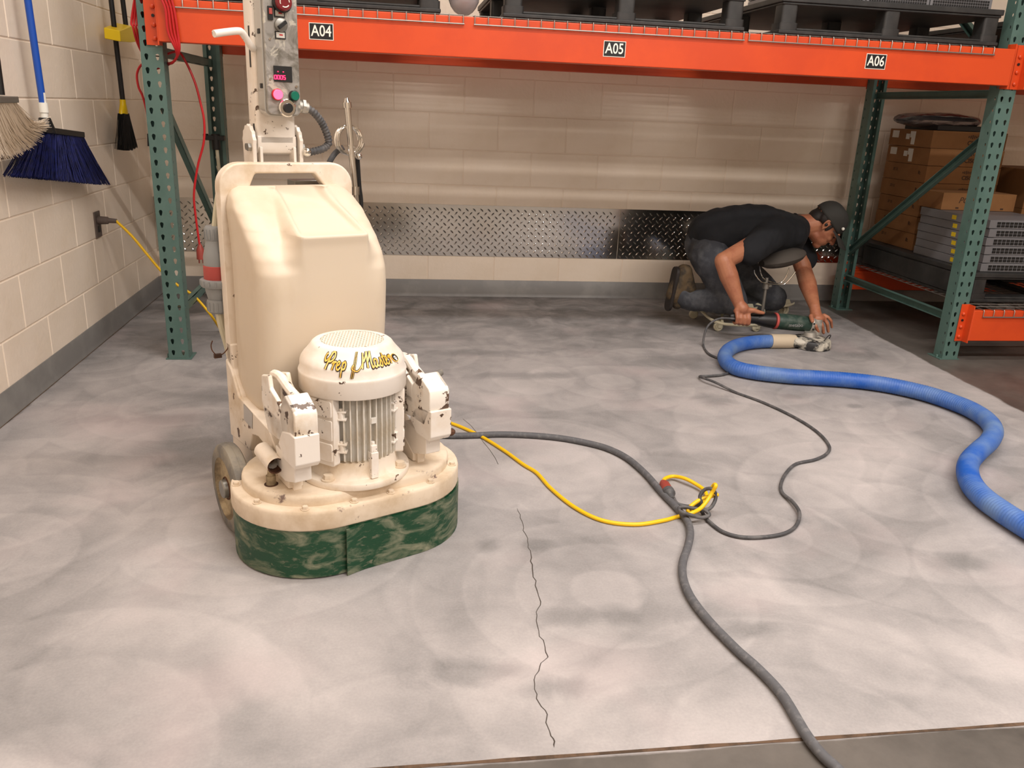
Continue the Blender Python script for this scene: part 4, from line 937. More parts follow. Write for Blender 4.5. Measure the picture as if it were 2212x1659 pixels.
# ================================================================== BROOMS ON THE LEFT WALL
def fibers(starts, ends, mids=None, r=.0011, m=0, n=3):
    mb = MB()
    for i, (a, b) in enumerate(zip(starts, ends)):
        pts = [a, b] if mids is None else [a, mids[i], b]
        if mids is not None: pts = smoothpath(pts, 4)
        mb.tube(pts, [r*(1-.35*k/(len(pts)-1)) for k in range(len(pts))], n, m, cap=False)
    return mb
def wl_(u, v, X=-.245): return at(u, v, 0, X)
r = empty('broom', wl_(95, 255), label='broom with blue handle, white ferrule and navy bristles on left wall', cat='broom')
a, b = wl_(60, 0), wl_(93, 226); mb = MB(); mb.cyl(a+(a-b)*1.4, b, .0125, n=16); h = mb.build('handle', 'bluehandle', r)
mb = MB(); mb.prism(rrect(-.004, -.05, .004, .0, .002, 2), .0, .0128, 'x'); mb.xf(Tm(*(b+(a-b)*.12)) @ Rm('Z', -.35)); mb.build('handle_sticker', 'white', h, ang=0)
mb = MB(); c = wl_(97, 260); mb.tube([b+(a-b)*.02, b.lerp(c, .5), b.lerp(c, .55), c], [.0165, .0165, .0135, .0135], 16); mb.build('ferrule', 'white', r)
h0, h1 = wl_(72, 275), wl_(168, 288); mb = MB(); q0, q1 = wl_(70, 262), wl_(105, 278)
T = Tm(*h0) @ (h1-h0).to_track_quat('Y', 'Z').to_matrix().to_4x4(); ln = (h1-h0).length
mb.box(-.028, 0, -.016, .028, ln, .006, T=T); mb.tube([c+Vector((0, 0, .01)), c-Vector((0, 0, .045))], [.020, .036], 14); mb.build('broom_head', 'black', r, bevel=.003)
S, E_, Mi = [], [], []
random.seed(3)
for k in range(1700):
    t = random.random(); X = -.245+random.uniform(-.022, .022); s = h0.lerp(h1, t)-Vector((0, 0, .012)); s.x = X
    e0, e1 = wl_(24, 380), wl_(219, 398); e = e0.lerp(e1, min(1, max(0, t+random.gauss(0, .012)))); e.x = X*1+random.uniform(-.02, .03)+.0; e.z += random.uniform(-.004, .004)
    e.x = max(e.x, XW+.012); S.append(s); E_.append(e); Mi.append(s.lerp(e, .5)+Vector((random.uniform(-.004, .004), random.uniform(-.006, .006), -.004)))
tag(fibers(S, E_, Mi, .0016).build('bristles', 'navy', r, ang=0), kind='stuff')
r = empty('broom', wl_(0, 210), label='broom with white bristles and dark head at the left picture edge', cat='broom')
mb = MB(); b = wl_(2, 205, -.20); a = b+Vector((0, .02, .9)); mb.cyl(a, b, .012, n=14); mb.build('handle', 'black', r)
h0, h1 = wl_(-70, 214, -.20), wl_(23, 213, -.20); mb = MB(); T = Tm(*h0) @ (h1-h0).to_track_quat('Y', 'Z').to_matrix().to_4x4(); mb.box(-.026, 0, -.012, .026, (h1-h0).length, .008, T=T); mb.build('broom_head', 'steel', r, bevel=.003)
S, E_, Mi = [], [], []
for k in range(900):
    t = random.random(); X = -.20+random.uniform(-.02, .02); s = h0.lerp(h1, t)-Vector((0, 0, .01)); s.x = X
    ee = [wl_(-90, 330, -.2), wl_(15, 332, -.2), wl_(60, 312, -.2), wl_(100, 264, -.2)]; q = t*3; i = min(int(q), 2); e = ee[i].lerp(ee[i+1], q-i); e = e+Vector((random.uniform(-.02, .02), random.gauss(0, .012), random.gauss(0, .010)))
    m_ = s.lerp(e, .5)+Vector((0, -.01+.02*t, -.035*t)) ; S.append(s); E_.append(e); Mi.append(m_)
tag(fibers(S, E_, Mi, .0014).build('bristles', 'wbr', r, ang=0), kind='stuff')
r = empty('broom', wl_(265, 215), label='small broom with black handle, yellow socket and black bristles', cat='broom')
a, b = wl_(240, 0), wl_(265, 215); mb = MB(); mb.cyl(a+(a-b)*1.2, b, .0115, n=14); mb.build('handle', 'black', r)
c = wl_(267, 246); mb = MB(); d_ = (c-b)
rg = []
for t, wy, wx in ((0, .014, .014), (.25, .014, .014), (.5, .024, .016), (.85, .042, .018), (1, .044, .018)):
    p = b+d_*t; rg.append([(p.x+wx*math.cos(k*PI/8), p.y+wy*math.sin(k*PI/8), p.z) for k in range(16)])
mb.loft(rg); fixn(mb.build('socket', 'yplas', r))
S, E_, Mi = [], [], []
for k in range(1000):
    t = random.uniform(-1, 1); X = c.x+random.uniform(-.015, .015); s = Vector((X, c.y+t*.041, c.z+.002)); e = Vector((X+random.uniform(-.01, .012), c.y-.004+t*.112*(1+random.gauss(0, .02)), c.z-.170+abs(t)*.01+random.uniform(-.003, .004)))
    if random.random() < .012: e += Vector((0, math.copysign(random.uniform(.03, .07), t), .02))
    S.append(s); E_.append(e); Mi.append(s.lerp(e, .5)+Vector((0, random.uniform(-.003, .003), -.004)))
tag(fibers(S, E_, Mi, .0016).build('bristles', 'kbr', r, ang=0), kind='stuff')
r = empty('floor_squeegee', wl_(272, 60), label='yellow lobby dustpan with black handle hanging in the wall corner', cat='dustpan')
a, b = wl_(265, 0), wl_(272, 56); mb = MB(); mb.cyl(a+(a-b)*3, b, .0115, n=14); mb.build('handle', 'black', r)
r.name = 'lobby_dustpan'; ORG[r.name] = ORG['floor_squeegee']
mb = MB(); P_ = [wl_(236, 60), wl_(262, 50), wl_(300, 66), wl_(303, 82), wl_(262, 86), wl_(238, 84)]
v = [Vector((-.27, p.y, p.z)) for p in P_]+[Vector((-.20, p.y, p.z-.01)) for p in P_]; n = len(P_)
mb.add(v, [tuple(range(n)), tuple(range(2*n-1, n-1, -1))]+[(i, n+i, n+(i+1) % n, (i+1) % n) for i in range(n)]); fixn(mb.build('pan', 'yplas', r, bevel=.004))
# ================================================================== CORDS AND HOSE
def path(pts, z=0): return [fl(u, v, z) for u, v in pts]
# red extension cord hank on the left upright
r = empty('red_extension_cord', at(375, 60, 1, -1.43), label='red extension cord looped over the orange beam at the left upright', cat='cord')
mb = MB(); up_ = .42
for k in range(4):
    o_ = k*7; R_ = lambda u, v: at(u, v, 1, -1.422-.004*k)
    pts = [at(318, -150-o_, 1, -1.38)]+[at(286+o_*.8, 30, 1, -1.33), at(288+o_*.9, 60, 1, -1.33), at(300+o_*.6, 100+k*3, 1, -1.29), at(325, 140+k*2, 1, -1.24), at(352, 143+k*3-8, 1, -1.25), at(372+k*2, 136-k*2, 1, -1.36), at(383-o_*.3+4, 110, 1, -1.418), R_(384-o_, 70), R_(376-o_*.9, 20), R_(366-o_, -20), at(350, -110, 1, -1.42), at(330, -150-o_, 1, -1.41)]
    mb.tube(smoothpath(pts, 7, closed=True), .0048, 8, closed=True)
mb.build('cord_loops', 'redcord', r)
mb = MB(); mb.tube(smoothpath([at(u, v, 1, -1.24) for u, v in ((356, 150), (330, 135), (306, 140), (296, 160), (299, 187), (307, 205), (314, 228), (320, 258), (324, 292))], 6), .0048, 8)
mb.build('loose_end', 'redcord', r); mb = MB(); mb.tube(smoothpath([at(u, v, 1, -1.26) for u, v in ((352, 120), (384, 112), (402, 135), (421, 178), (433, 222), (441, 262), (440, 308), (427, 360), (419, 420), (423, 470), (431, 528))], 6), .0048, 8)
mb.build('loose_end', 'redcord', r)
q = at(325, 305, 1, -1.24); mb = MB(); mb.cyl(q+Vector((0, 0, .03)), q-Vector((0, 0, .02)), .011, .014, 12); mb.build('plug', 'black', r)
q = at(433, 545, 1, -1.26); mb = MB(); mb.tube([q+Vector((0, 0, .035)), q+Vector((0, 0, .01)), q-Vector((0, 0, .03))], [.007, .017, .018], 12); mb.cyl(q-Vector((.008, 0, .03)), q-Vector((.008, 0, .048)), .003, n=6); mb.cyl(q-Vector((-.008, 0, .03)), q-Vector((-.008, 0, .048)), .003, n=6); mb.build('plug', 'redhead', r)
# yellow extension cord
ye = empty('yellow_extension_cord', (0, -1, 0), label='yellow extension cord from the wall outlet, past the grinder, to the knot', cat='cord')
YC = -1.0
p0 = Vector((XW+.085, -.95, .548)); air = [p0, at(252, 484, 1, -.96), at(285, 510, 1, -.98), at(320, 552, 1, YC), at(350, 587, 1, YC), at(385, 617, 1, YC), at(420, 640, 1, YC), at(455, 680, 1, -1.02)]
air = [p for i, p in enumerate(air) if i != 1]
fl1 = path([(478, 715), (492, 738), (505, 765), (530, 800)], .006)
fl2 = path([(700, 842), (860, 866), (930, 890), (965, 910), (1000, 924), (1040, 943), (1090, 974), (1130, 1003), (1160, 1022), (1190, 1055), (1240, 1095), (1300, 1124), (1370, 1133), (1430, 1125), (1468, 1115)], .006)
loopz = [(1490, 1110, .028), (1512, 1099, .034), (1528, 1081, .05), (1538, 1064, .07), (1546, 1050, .092), (1543, 1047, .09), (1538, 1056, .075), (1542, 1066, .062), (1549, 1069, .058), (1540, 1071, .052), (1515, 1078, .042), (1494, 1092, .03), (1486, 1103, .02), (1494, 1106, .012), (1512, 1094, .008), (1526, 1076, .010), (1522, 1060, .014), (1505, 1047, .016), (1480, 1034, .02), (1455, 1029, .014), (1438, 1033, .014), (1432, 1040, .014)]
pts = air+fl1+fl2+[fl(*q) for q in loopz]
for i in range(len(air)+len(fl1)+2, len(air)+len(fl1)+len(fl2)-1): pass
mb = MB(); mb.tube(smoothpath(pts, 8), .0060, 12); mb.build('cord', 'yellow', ye)
mb = MB(); e = p0; mb.tube([Vector((XW+.008, -.95, .548)), Vector((XW+.012, -.95, .548)), Vector((XW+.05, -.95, .548)), Vector((XW+.055, -.95, .548)), p0+Vector((.004, 0, -.002))], [.019, .019, .017, .012, .010], 14); mb.build('plug', 'brownplate', ye)
a, b = fl(1432, 1042, .016), fl(1443, 1062, .016); mb = MB(); mb.tube([a, a.lerp(b, .3), b], [.010, .017, .018], 14); mb.build('socket_end', 'redhead', ye)
# thin grey power cord of the hand grinder
hg = empty('angle_grinder', (3.2, -1.1, .0), label='dark green angle grinder with dust shroud held by the kneeling man', cat='power tool')
g_pts = [at(1600, 690, 1, -1.08), at(1578, 688, 1, -1.08), at(1555, 688, 1, -1.07), at(1535, 698, 1, -1.08), at(1524, 715, 1, -1.10)]+path([(1519, 745), (1530, 763), (1550, 773), (1570, 780), (1583, 790), (1580, 802), (1562, 809), (1535, 812), (1512, 813)], .008)
zz = [.006]*99
g_pts += [fl(1520, 817, .02), fl(1545, 826, .02)]+path([(1590, 848), (1640, 866), (1690, 888), (1735, 912), (1770, 937), (1791, 963), (1786, 980), (1760, 993), (1720, 1002), (1698, 1022), (1687, 1046), (1690, 1065)], .006)+[fl(1712, 1084, .012), fl(1727, 1108, .012)]+path([(1720, 1135), (1695, 1152), (1650, 1160), (1600, 1160), (1560, 1148), (1530, 1125), (1520, 1112)], .006)
g_pts += [fl(*q) for q in [(1514, 1100, .02), (1520, 1100, .03), (1532, 1112, .02), (1515, 1118, .018), (1490, 1112, .03), (1470, 1105, .03), (1467, 1097, .03), (1480, 1095, .03), (1505, 1099, .03), (1530, 1100, .03), (1543, 1085, .04), (1546, 1068, .06), (1537, 1056, .08), (1522, 1058, .07), (1512, 1072, .05), (1514, 1088, .03), (1495, 1094, .012), (1475, 1092, .010), (1462, 1087, .012), (1455, 1076, .014), (1449, 1066, .016)]]
mb = MB(); mb.tube(smoothpath(g_pts, 7), .0055, 12); mb.build('power_cord', 'cord', hg)
a, b = fl(1443, 1061, .017), fl(1452, 1078, .016); mb = MB(); mb.tube([a, a.lerp(b, .35), a.lerp(b, .5), b], [.019, .019, .012, .008], 14); mb.build('cord_plug', 'cord', hg)
# thick cable
cpts = path([(700, 905), (840, 930), (900, 938), (970, 941), (1030, 940), (1080, 938), (1140, 940), (1200, 945), (1255, 954), (1310, 968), (1355, 990), (1395, 1024), (1430, 1064), (1460, 1095), (1484, 1125), (1491, 1150), (1486, 1180), (1475, 1215), (1476, 1250), (1492, 1290), (1530, 1340), (1590, 1402), (1640, 1447), (1690, 1502), (1740, 1585), (1775, 1630), (1815, 1668), (1870, 1740), (1950, 1860)], .0108)
P_ = smoothpath(cpts, 8)
mb = MB(); mb.tube(P_, .0108, 12); c = mb.build('machine_power_cable', 'cable', org=(1.8, -3, 0)); tag(c, 'thick dusty grey cable from the floor grinder to bottom picture edge', 'cable')
mb = MB(); mb.tube(smoothpath(path([(900, 945), (1000, 943), (1060, 938), (1110, 939), (1180, 943)], .0108), 8), .006, 8); 
# blue hose
hp = [(1705, 737), (1668, 737), (1630, 739), (1597, 745), (1573, 757), (1566, 775), (1585, 793), (1630, 804), (1700, 812), (1760, 816), (1820, 820), (1880, 826), (1940, 836), (2000, 850), (2050, 866), (2095, 884), (2130, 906), (2146, 930), (2137, 953), (2112, 976), (2094, 997), (2090, 1020), (2100, 1048), (2125, 1076), (2160, 1102), (2200, 1128), (2260, 1165), (2340, 1220), (2420, 1290)]
hz = .036
vh = empty('vacuum_hose', fl(1900, 830), label='thick blue ribbed vacuum hose winding from shroud to right picture edge', cat='hose')
HP = resample(smoothpath([fl(u, v, hz) for u, v in hp], 12), .0035)
mb = MB(); mb.tube(HP[14:], [.0335+(.0010 if (i % 3) == 0 else -.0005) for i in range(len(HP)-14)], 18); mb.build('ribbed_hose', 'hose', vh, ang=60)
mb = MB(); c0, c1 = fl(1712, 737, hz), fl(1664, 737, hz); d = (c0-c1).normalized(); mb.tube([c1, c1+d*.012, c0-d*.02, c0+d*.012], [.0375, .037, .0365, .033], 24); mb.build('hose_cuff', 'cuff', vh)
# ---- grinder body
def gp(u, v, Y=-1.06): return at(u, v, 1, Y)
A, B = gp(1640, 690), gp(1748, 700); d = (B-A).normalized()
def seg(name, ta, tb, prof, m, n=28, sy=1.0, par=hg):
    ln = (B-A).length; mb = MB(); a = A+d*ln*ta; b = A+d*ln*tb; l2 = (b-a).length
    mb.lathe([(r_, h*l2) for r_, h in prof], n); mb.xf(Matrix.Translation(a) @ d.to_track_quat('Z', 'Y').to_matrix().to_4x4() @ Matrix.Diagonal((1, sy, 1, 1))); return fixn(mb.build(name, m, par))
seg('motor_housing', .32, 1, [(0, 0), (.040, 0), (.042, .03), (.0425, .5), (.041, .9), (.039, 1), (0, 1)], 'dgreen')
seg('orange_ring', .29, .335, [(0, 0), (.0425, 0), (.0435, .2), (.0435, .8), (.0425, 1), (0, 1)], M['redp'])
seg('rear_housing', -.08, .29, [(0, 0), (.020, .0), (.030, .2), (.036, .5), (.0405, .95), (0, 1)], 'black')
seg('rear_handle', -.58, -.02, [(0, 0), (.012, 0), (.019, .08), (.0185, .5), (.020, .8), (.024, 1), (0, 1)], 'black', sy=1.15)
mb = MB(); mb.text('metabo', .026, Tm(*(A+d*(B-A).length*.66)) @ Tm(0, -.0434, -.004) @ Rm('X', PI/2), 0, ext=.0008); mb.build('maker_lettering', 'gplas', hg, ang=0)
mb = MB(); c = gp(1751, 700); 
mb.tube([c-d*.012, c, c+d*.006], [.043, .045, .036], 20); mb.tube([c, c+d*.05], [.036, .028], 16); mb.cyl(c+d*.034+Vector((0, 0, .03)), c+d*.034-Vector((0, 0, .062)), .026, .034, 20); mb.build('gear_head', 'alu', hg, bevel=.002)
mb = MB(); mb.cyl(c+Vector((-.004, -.046, .012)), c+Vector((-.004, -.038, .012)), .0045, n=8); mb.build('gear_screw', 'black', hg); mb = MB(); mb.cyl(c+Vector((-.004, -.046, -.018)), c+Vector((-.004, -.038, -.018)), .005, n=8); mb.build('gear_screw', 'black', hg)
q = fl(1752, 741, .02); sc_ = Vector((q.x, q.y, 0))
mb = MB(); mb.lathe([(.0, .052), (.05, .052), (.075, .050), (.093, .045), (.099, .036), (.1, .014), (.1, .003), (.094, .003), (.094, .03), (.0, .03)], 44, sc_); o = mb.build('dust_shroud', 'shroudm', hg)
c1 = fl(1706, 737, hz); mb = MB(); rg = []
for t in range(7):
    t /= 6; ce = c1.lerp(sc_+Vector((-.02, -.0, .032)), t); wy = .034+.05*t; wz = .034-.012*t; rg.append([(ce.x, ce.y+wy*math.cos(a), max(ce.z-(.002*t)+wz*math.sin(a), .004)) for a in [2*PI*k/20 for k in range(20)]])
mb.loft(rg); fixn(mb.build('suction_port', 'shroudm', hg))
mb = MB(); mb.tube(smoothpath([sc_+Vector((.03, -.07, .05)), sc_+Vector((.055, -.06, .075)), sc_+Vector((.085, -.03, .07)), sc_+Vector((.098, 0, .045))], 6), .0025, 6); mb.build('lever_wire', 'black', hg)
mb = MB(); c = sc_; mb.cyl((c.x-.002, c.y+.02, .05), (c.x-.002, c.y+.02, .075), .036, .03, 20); mb.build('shroud_clamp', 'alu', hg)
# ================================================================== KNEE CREEPER
kc = empty('knee_creeper', fl(1550, 690), label='white rolling knee creeper with casters and chest rest under the man', cat='creeper')
def caster(u, v, s=1):
    c = fl(u, v); rr = .026*s; r_ = MB(); r_.lathe([(0, -.011), (.6*rr, -.011), (.62*rr, -.008), (.8*rr, -.010), (rr, -.006), (rr, .006), (.8*rr, .010), (.62*rr, .008), (.6*rr, .011), (0, .011)], 24, (c.x, c.y, rr), 0, 'y')
    w = fixn(r_.build('caster_wheel', 'ivory', kc)); f = MB(); f.box(c.x-.006, c.y-.017, rr-.006, c.x+.016, c.y-.013, .062*s); f.box(c.x-.006, c.y+.013, rr-.006, c.x+.016, c.y+.017, .062*s); f.box(c.x-.012, c.y-.017, .058*s, c.x+.022, c.y+.017, .063*s); f.build('caster_fork', 'ivory', w, bevel=.002); return c
ca = caster(1497, 688); cb_ = caster(1550, 715); cc = caster(1632, 716, .9); cd_ = caster(1690, 684)
zt = .066
mb = MB(); mb.tube(smoothpath([fl(1500, 663, zt), fl(1515, 672, zt), fl(1533, 688, zt), fl(1556, 698, zt+.0), fl(1590, 702, zt), fl(1635, 703, zt)], 6), .008, 10); mb.build('side_rail', 'ivory', kc)
mb = MB(); mb.tube(smoothpath([fl(1500, 663, zt), fl(1560, 655, zt), fl(1640, 655, zt), fl(1695, 660, zt), fl(1694, 680, zt), fl(1635, 703, zt)], 6), .008, 10); mb.build('side_rail', 'ivory', kc)
mb = MB(); mb.tube([fl(1650, 690, zt), fl(1650, 655, zt)], .008, 8); mb.build('cross_rail', 'ivory', kc); mb = MB(); mb.tube([fl(1560, 695, zt), fl(1560, 655, zt)], .008, 8); mb.build('cross_rail', 'ivory', kc)
for (u, v, lx_) in ((1568, 674, .17), (1664, 664, .13)):
    c = fl(u, v, .070); mb = MB(); n = 10; rg = []
    for i in range(n+1):
        t = -1+2*i/n; x = c.x+lx_*t; w = .075*math.sqrt(max(.05, 1-.8*t*t)); zc = .070+.012*t*t
        rg.append([(x, c.y+w*s_, zc+.018*abs(s_)**2+h) for s_, h in ((-1, 0), (-.5, 0), (0, 0), (.5, 0), (1, 0), (1, .012), (.5, .012), (0, .012), (-.5, .012), (-1, .012))])
    mb.loft(rg); fixn(mb.build('knee_pad', 'ivory', kc))
YPo = -.88
a, b = at(1646, 680, 1, YPo), at(1657, 600, 1, YPo); mb = MB(); mb.cyl(a, b, .0085, n=12); mb.build('post', 'steel', kc)
q = a.lerp(b, .78); mb = MB(); mb.cyl(q-Vector((0, 0, .014)), q+Vector((0, 0, .014)), .017, n=14); mb.cyl(q, q+Vector((.03, -.0, 0)), .009, n=8); mb.build('post_collar', 'steel', kc)
for (us, Y) in ((((1629, 583), (1631, 592), (1640, 605), (1650, 611), (1680, 615), (1695, 613), (1708, 600), (1718, 587)), YPo-.02), (((1641, 575), (1643, 588), (1648, 600), (1660, 607), (1680, 612), (1692, 606), (1701, 590), (1705, 578)), YPo+.06)):
    mb = MB(); mb.tube(smoothpath([at(u, v, 1, Y) for u, v in us], 6), .0032, 8); mb.build('rest_wire', 'chrome', kc)
c = at(1690, 556, 1, YPo+.06); mb = MB(); rg = []
for i in range(9):
    t = -1+2*i/8; x = c.x+.115*t; k = math.sqrt(max(.12, 1-t*t*.85)); rg.append([(x, c.y+.10*k*math.cos(a), c.z-.004+.030*t+.046*k*math.sin(a)) for a in [2*PI*j/14 for j in range(14)]])
mb.loft(rg); fixn(mb.build('chest_pad', 'pad', kc))
# ================================================================== KNEELING MAN
pr = empty('person', at(1600, 690, 1, -.8), label='kneeling man in black t-shirt, dark cap and dark jeans grinding the floor', cat='person'); pr.location.z = 0; ORG[pr.name] = Vector(pr.location)
def skinify(o, vox, it=6, disp=0, ds=.06):
    m = o.modifiers.new('r', 'REMESH'); m.mode = 'VOXEL'; m.voxel_size = vox; m.use_smooth_shade = True
    s = o.modifiers.new('s', 'SMOOTH'); s.iterations = it; s.factor = .5
    if disp:
        t = bpy.data.textures.new('wrinkle', 'CLOUDS'); t.noise_scale = ds; t.noise_depth = 1; d_ = o.modifiers.new('d', 'DISPLACE'); d_.texture = t; d_.strength = disp; d_.mid_level = .5; d_.texture_coords = 'LOCAL'
    return o
def Q(u, v, Y): return at(u, v, 1, Y)
# torso (shirt)
sh = MB()
for (u, v, Y, rx, ry, rz) in ((1530, 508, -.64, .11, .165, .125), (1555, 498, -.65, .12, .165, .125), (1585, 492, -.66, .12, .17, .125), (1615, 490, -.66, .12, .175, .125), (1645, 492, -.67, .12, .185, .125), (1672, 498, -.67, .12, .195, .120), (1698, 500, -.66, .10, .185, .105), (1720, 492, -.66, .065, .12, .075), (1648, 528, -.68, .13, .15, .06), (1690, 528, -.66, .11, .14, .06)): sh.ball(Q(u, v, Y), (rx, ry, rz), 20)
sh.cap(Q(1670, 502, -.80), Q(1632, 535, -.93), .092, .074, 16); sh.cap(Q(1632, 535, -.93), Q(1620, 546, -.955), .074, .070, 16)
sh.cap(Q(1712, 512, -.52), Q(1741, 560, -.60), .080, .066, 16)
skinify(sh.build('t_shirt', 'shirt', pr), .009, 22, .012, .06)
# trousers
tr = MB()
for (u, v, Y, rx, ry, rz) in ((1528, 528, -.63, .12, .165, .135), (1540, 545, -.65, .11, .15, .12)): tr.ball(Q(u, v, Y), (rx, ry, rz), 20)
nh, nk, na = Q(1532, 552, -.74), Q(1584, 652, -.87), Q(1484, 648, -.74)
tr.cap(nh, nk, .108, .076, 16); tr.cap(nk, na, .072, .056, 16); tr.cap(na, Q(1474, 640, -.735), .056, .058, 14)
fh, fk, fa = Q(1560, 545, -.54), Q(1672, 645, -.56), Q(1590, 655, -.48)
tr.cap(fh, fk, .105, .074, 16); tr.cap(fk, fa, .07, .055, 16)
tr.ball(Q(1556, 618, -.82), (.055, .05, .05), 12)
skinify(tr.build('jeans', 'denim', pr), .009, 7, .012, .05)
# boots
for (ank, Yb, du) in ((na, -.73, 0), (fa, -.46, 0)):
    bo = MB()
    if du == 0 and Yb == -.73: heel, ball_, toe = Q(1478, 588, Yb), Q(1458, 636, Yb), Q(1463, 655, Yb); top = Q(1483, 625, Yb)
    else: o_ = fa-na; heel, ball_, toe, top = [q+o_ for q in (Q(1478, 600, -.73), Q(1458, 636, -.73), Q(1463, 655, -.73), Q(1483, 625, -.73))]
    bo.cap(heel, ball_, .046, .050, 14); bo.cap(ball_, toe, .050, .034, 14); bo.cap(top, heel.lerp(top, .3), .052, .048, 14); bo.cap(top, ball_, .05, .045, 14)
    b_ = skinify(bo.build('boot', 'boot', pr), .007, 5, .006, .03)
    so = MB(); dn = (toe-heel).normalized(); nn = Vector((-1, 0, -.12)).normalized(); T = Matrix.Translation(heel.lerp(toe, .5)) ; 
    hl = (toe-heel).length/2+.035; X = dn; Z = nn; Yv = Z.cross(X).normalized()
    Mx = Matrix(((X.x, Yv.x, Z.x, 0), (X.y, Yv.y, Z.y, 0), (X.z, Yv.z, Z.z, 0), (0, 0, 0, 1)))
    so.prism(rrect(-hl, -.046, hl, .046, .035, 5), .040, .058, 'z'); so.xf(T @ Mx); fixn(so.build('sole', 'hair', b_, bevel=.003))
# body: head, neck, arms, hands in one surface
bd = MB()
HC = Q(1784, 484, -.70)
hd = Vector((.60, -.20, -.775)).normalized(); hs = hd.cross(Vector((0, 0, 1))).normalized(); hu = hs.cross(hd).normalized()   # forward, side (towards camera), crown
def H(f_, s_, u_): return HC+hd*f_+hs*s_+hu*u_
HM = Matrix(((hd.x, hs.x, hu.x), (hd.y, hs.y, hu.y), (hd.z, hs.z, hu.z))).to_4x4()
def hb_(f_, s_, u_, r_, n=18): bd.ball(H(f_, s_, u_), r_, n, T=HM)
hb_(-.012, 0, .035, (.098, .076, .088)); hb_(.022, 0, -.025, (.070, .062, .078)); hb_(.044, 0, -.060, (.050, .051, .048)); hb_(.066, 0, -.096, (.027, .028, .022)); hb_(.014, 0, -.076, (.056, .057, .036)); hb_(.052, 0, -.080, (.036, .040, .028))
hb_(.083, 0, .022, (.014, .045, .012)); hb_(.062, .030, -.028, (.024, .022, .022)); hb_(.062, -.030, -.028, (.024, .022, .022))
bd.cap(H(.088, 0, .010), H(.110, 0, -.026), .009, .0135, 10)
for s_ in (-1, 1): hb_(.099, s_*.012, -.030, (.011, .008, .008), 10); hb_(.083, s_*.030, .004, (.010, .014, .009), 10)
hb_(.088, 0, -.060, (.011, .022, .006), 10); hb_(.086, 0, -.072, (.011, .019, .006), 10); hb_(.078, 0, -.052, (.018, .03, .03), 12)
for s_ in (-1, 1):
    bd.tube([H(-.012-.004*math.sin(t)+.0125*math.cos(t), s_*(.0775-.003*math.cos(t)), -.004+.024*math.sin(t)) for t in [2*PI*k/16 for k in range(16)]], .0052, 7, closed=True); hb_(-.010, s_*.072, -.006, (.012, .007, .022), 12); hb_(-.004, s_*.0765, -.032, (.006, .005, .008), 8)
bd.cap(Q(1716, 490, -.67), H(-.03, 0, -.045), .066, .060, 16)
bd.ball(Q(1690, 500, -.67), (.11, .17, .08), 16); bd.cap(Q(1670, 505, -.84), Q(1712, 512, -.54), .05, .05, 14)
nsh, nel, nwr = Q(1660, 510, -.84), Q(1563, 564, -1.0), Q(1596, 656, -1.055)
bd.cap(nsh, nel, .056, .046, 16); bd.cap(nel, nel.lerp(nwr, .35), .047, .049, 16); bd.cap(nel.lerp(nwr, .35), nwr, .049, .029, 16)
fsh, fel, fwr = Q(1715, 515, -.54), Q(1737, 588, -.66), Q(1760, 664, -.99)
bd.cap(fsh, fel, .054, .046, 16); bd.cap(fel, fel.lerp(fwr, .35), .046, .048, 16); bd.cap(fel.lerp(fwr, .35), fwr, .048, .028, 16)
# near hand closed round the rear handle
def chain(pts, rs): 
    for (a, b), (r0, r1) in zip(zip(pts, pts[1:]), zip(rs, rs[1:])): bd.cap(a, b, r0, r1, 9)
ax0 = A-d*.0; hx = lambda t: A+d*((B-A).length*t)
pc = hx(-.38)+Vector((0, -.018, .040)); bd.cap(nwr, pc+Vector((.0, .004, .012)), .029, .034, 12)
bd.ball(pc, (.046, .022, .032), 14); bd.ball(pc+Vector((0, .018, -.004)), (.042, .024, .022), 12)
for k, (o_, l_) in enumerate(((-.033, .92), (-.011, 1.02), (.011, 1.04), (.032, .98))):
    c_ = hx(-.38)+d*o_; r_ = .0102 if k else .0092
    chain([c_+Vector((0, -.026, .030)), c_+Vector((.002, -.038, .006)), c_+Vector((.004, -.036, -.020)), c_+Vector((.004, -.014, -.031)), c_+Vector((.003, .006, -.028))], [r_+.0012, r_+.001, r_, r_-.001, r_-.002])
chain([pc+Vector((.012, -.004, .006)), pc+Vector((.055, -.012, .006)), pc+Vector((.088, -.010, -.004)), pc+Vector((.112, -.008, -.008))], [.017, .0135, .0115, .009])
# far hand spread over the gear head
gh = gp(1760, 697); pf = Q(1763, 684, -1.03); bd.cap(fwr, pf, .027, .032, 12); bd.ball(pf+Vector((.004, -.012, -.004)), (.038, .034, .024), 14)
for k, (bu, bv, mu, mv, eu, ev, rr) in enumerate(((1757, 690, 1762, 705, 1768, 717, .0106), (1766, 688, 1776, 703, 1779, 719, .0110), (1774, 685, 1787, 699, 1789, 716, .0108), (1780, 681, 1795, 693, 1797, 707, .0096))):
    chain([Q(bu, bv, -1.045+.006*k), Q((bu+mu)/2+1, (bv+mv)/2-2, -1.075+.012*k), Q(mu, mv, -1.09+.016*k), Q(eu, ev, -1.085+.02*k)], [rr+.0012, rr, rr-.0006, rr-.0022])
chain([pf+Vector((-.01, .0, .0)), Q(1752, 683, -1.085), Q(1755, 694, -1.115)], [.0155, .013, .0105])
body = skinify(bd.build('body', 'skin', pr), .0042, 3)
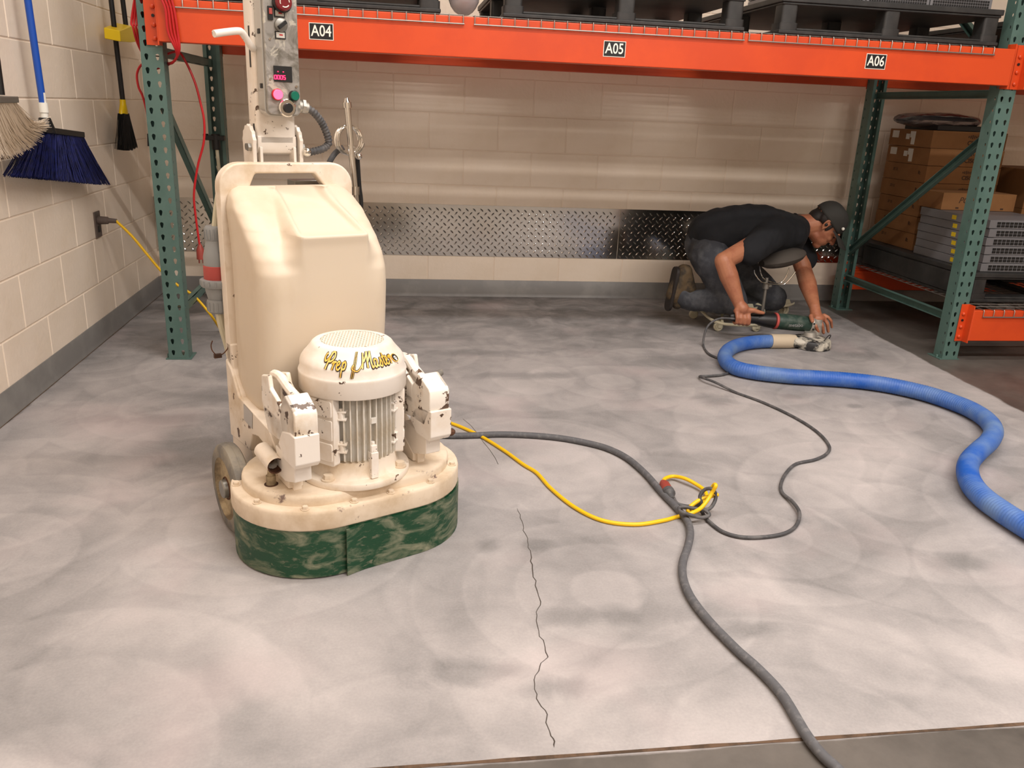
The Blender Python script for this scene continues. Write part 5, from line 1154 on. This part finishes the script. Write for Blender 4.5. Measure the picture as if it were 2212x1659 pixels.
# hair, cap, details
hr = MB(); hr.ball(H(-.022, 0, .036), (.089, .0745, .072), 22, T=HM)
hr.ball(H(-.060, 0, -.02), (.048, .058, .05), 16, T=HM)
for s_ in (-1, 1): hr.ball(H(.014, s_*.066, .004), (.012, .010, .034), 10, T=HM); hr.ball(H(-.034, s_*.060, .012), (.032, .017, .034), 12, T=HM)
skinify(hr.build('hair', 'hair', pr), .005, 2)
cpm = MB(); rg = []
for i in range(9):
    t = i/8; ph = t*PI/2; rg.append([H(-.010+.102*math.cos(ph)**.8*math.cos(a), .0815*math.cos(ph)**.8*math.sin(a), .030+.092*math.sin(ph)) for a in [2*PI*k/32 for k in range(32)]])
rg.append([H(-.010, 0, .1222)]*32); rg.insert(0, [H(-.012+.100*math.cos(a), .080*math.sin(a), .016) for a in [2*PI*k/32 for k in range(32)]])
cpm.loft(rg, cap=False)
cp_ = fixn(cpm.build('cap', 'cap', pr, ang=80)); s_ = cp_.modifiers.new('s', 'SOLIDIFY'); s_.thickness = .003
br = MB(); rg = []
for i in range(9):
    t = -1+2*i/8; x0_ = .080*math.sqrt(1-.78*t*t); x1_ = .098+.086*math.sqrt(max(0, 1-.85*t*t)); w = .078*t
    rg.append([H(x0_, w, .022-.012*t*t), H((x0_+x1_)/2, w, .024-.020*t*t), H(x1_, w*.95, .016-.026*t*t), H(x1_, w*.95, .012-.026*t*t), H((x0_+x1_)/2, w, .020-.020*t*t), H(x0_, w, .018-.012*t*t)])
br.loft(rg); fixn(br.build('cap_brim', 'cap', cp_, ang=80))
mb = MB(); mb.ball(H(.062, .062, .055), (.009, .009, .009), 10); mb.build('cap_badge', 'white', cp_)
mb = MB(); mb.ball(H(-.012, .084, -.006), (.009, .006, .009), 10); mb.build('earbud', 'black', pr)
for s_ in (-1, 1):
    mb = MB(); mb.ball(H(.0795, s_*.029, -.004), (.0085, .012, .006), 10, T=HM); mb.build('eye', 'hair', pr)
    mb = MB(); mb.tube(smoothpath([H(.094, s_*.014, .014), H(.090, s_*.032, .019), H(.074, s_*.050, .014)], 4), .0035, 6); mb.build('eyebrow', 'hair', pr)
    mb = MB(); mb.cap(H(.083, s_*.016, -.066), H(.090, 0, -.066), .0016, .0016, 6)
mb = MB(); mb.tube(smoothpath([H(.074, -.022, -.068), H(.0955, 0, -.066), H(.074, .022, -.068)], 5), .0016, 6); mb.build('mouth_line', 'redhead', pr)
mb = MB(); cN, cD = Q(1722, 491, -.67), (H(-.03, 0, -.045)-Q(1716, 490, -.67)).normalized(); mb.lathe([(.070, 0), (.078, -.004), (.080, -.010), (.074, -.016), (.068, -.006), (.070, 0)], 28); mb.xf(Matrix.Translation(cN) @ cD.to_track_quat('Z', 'Y').to_matrix().to_4x4()); mb.build('collar', 'shirt', pr)
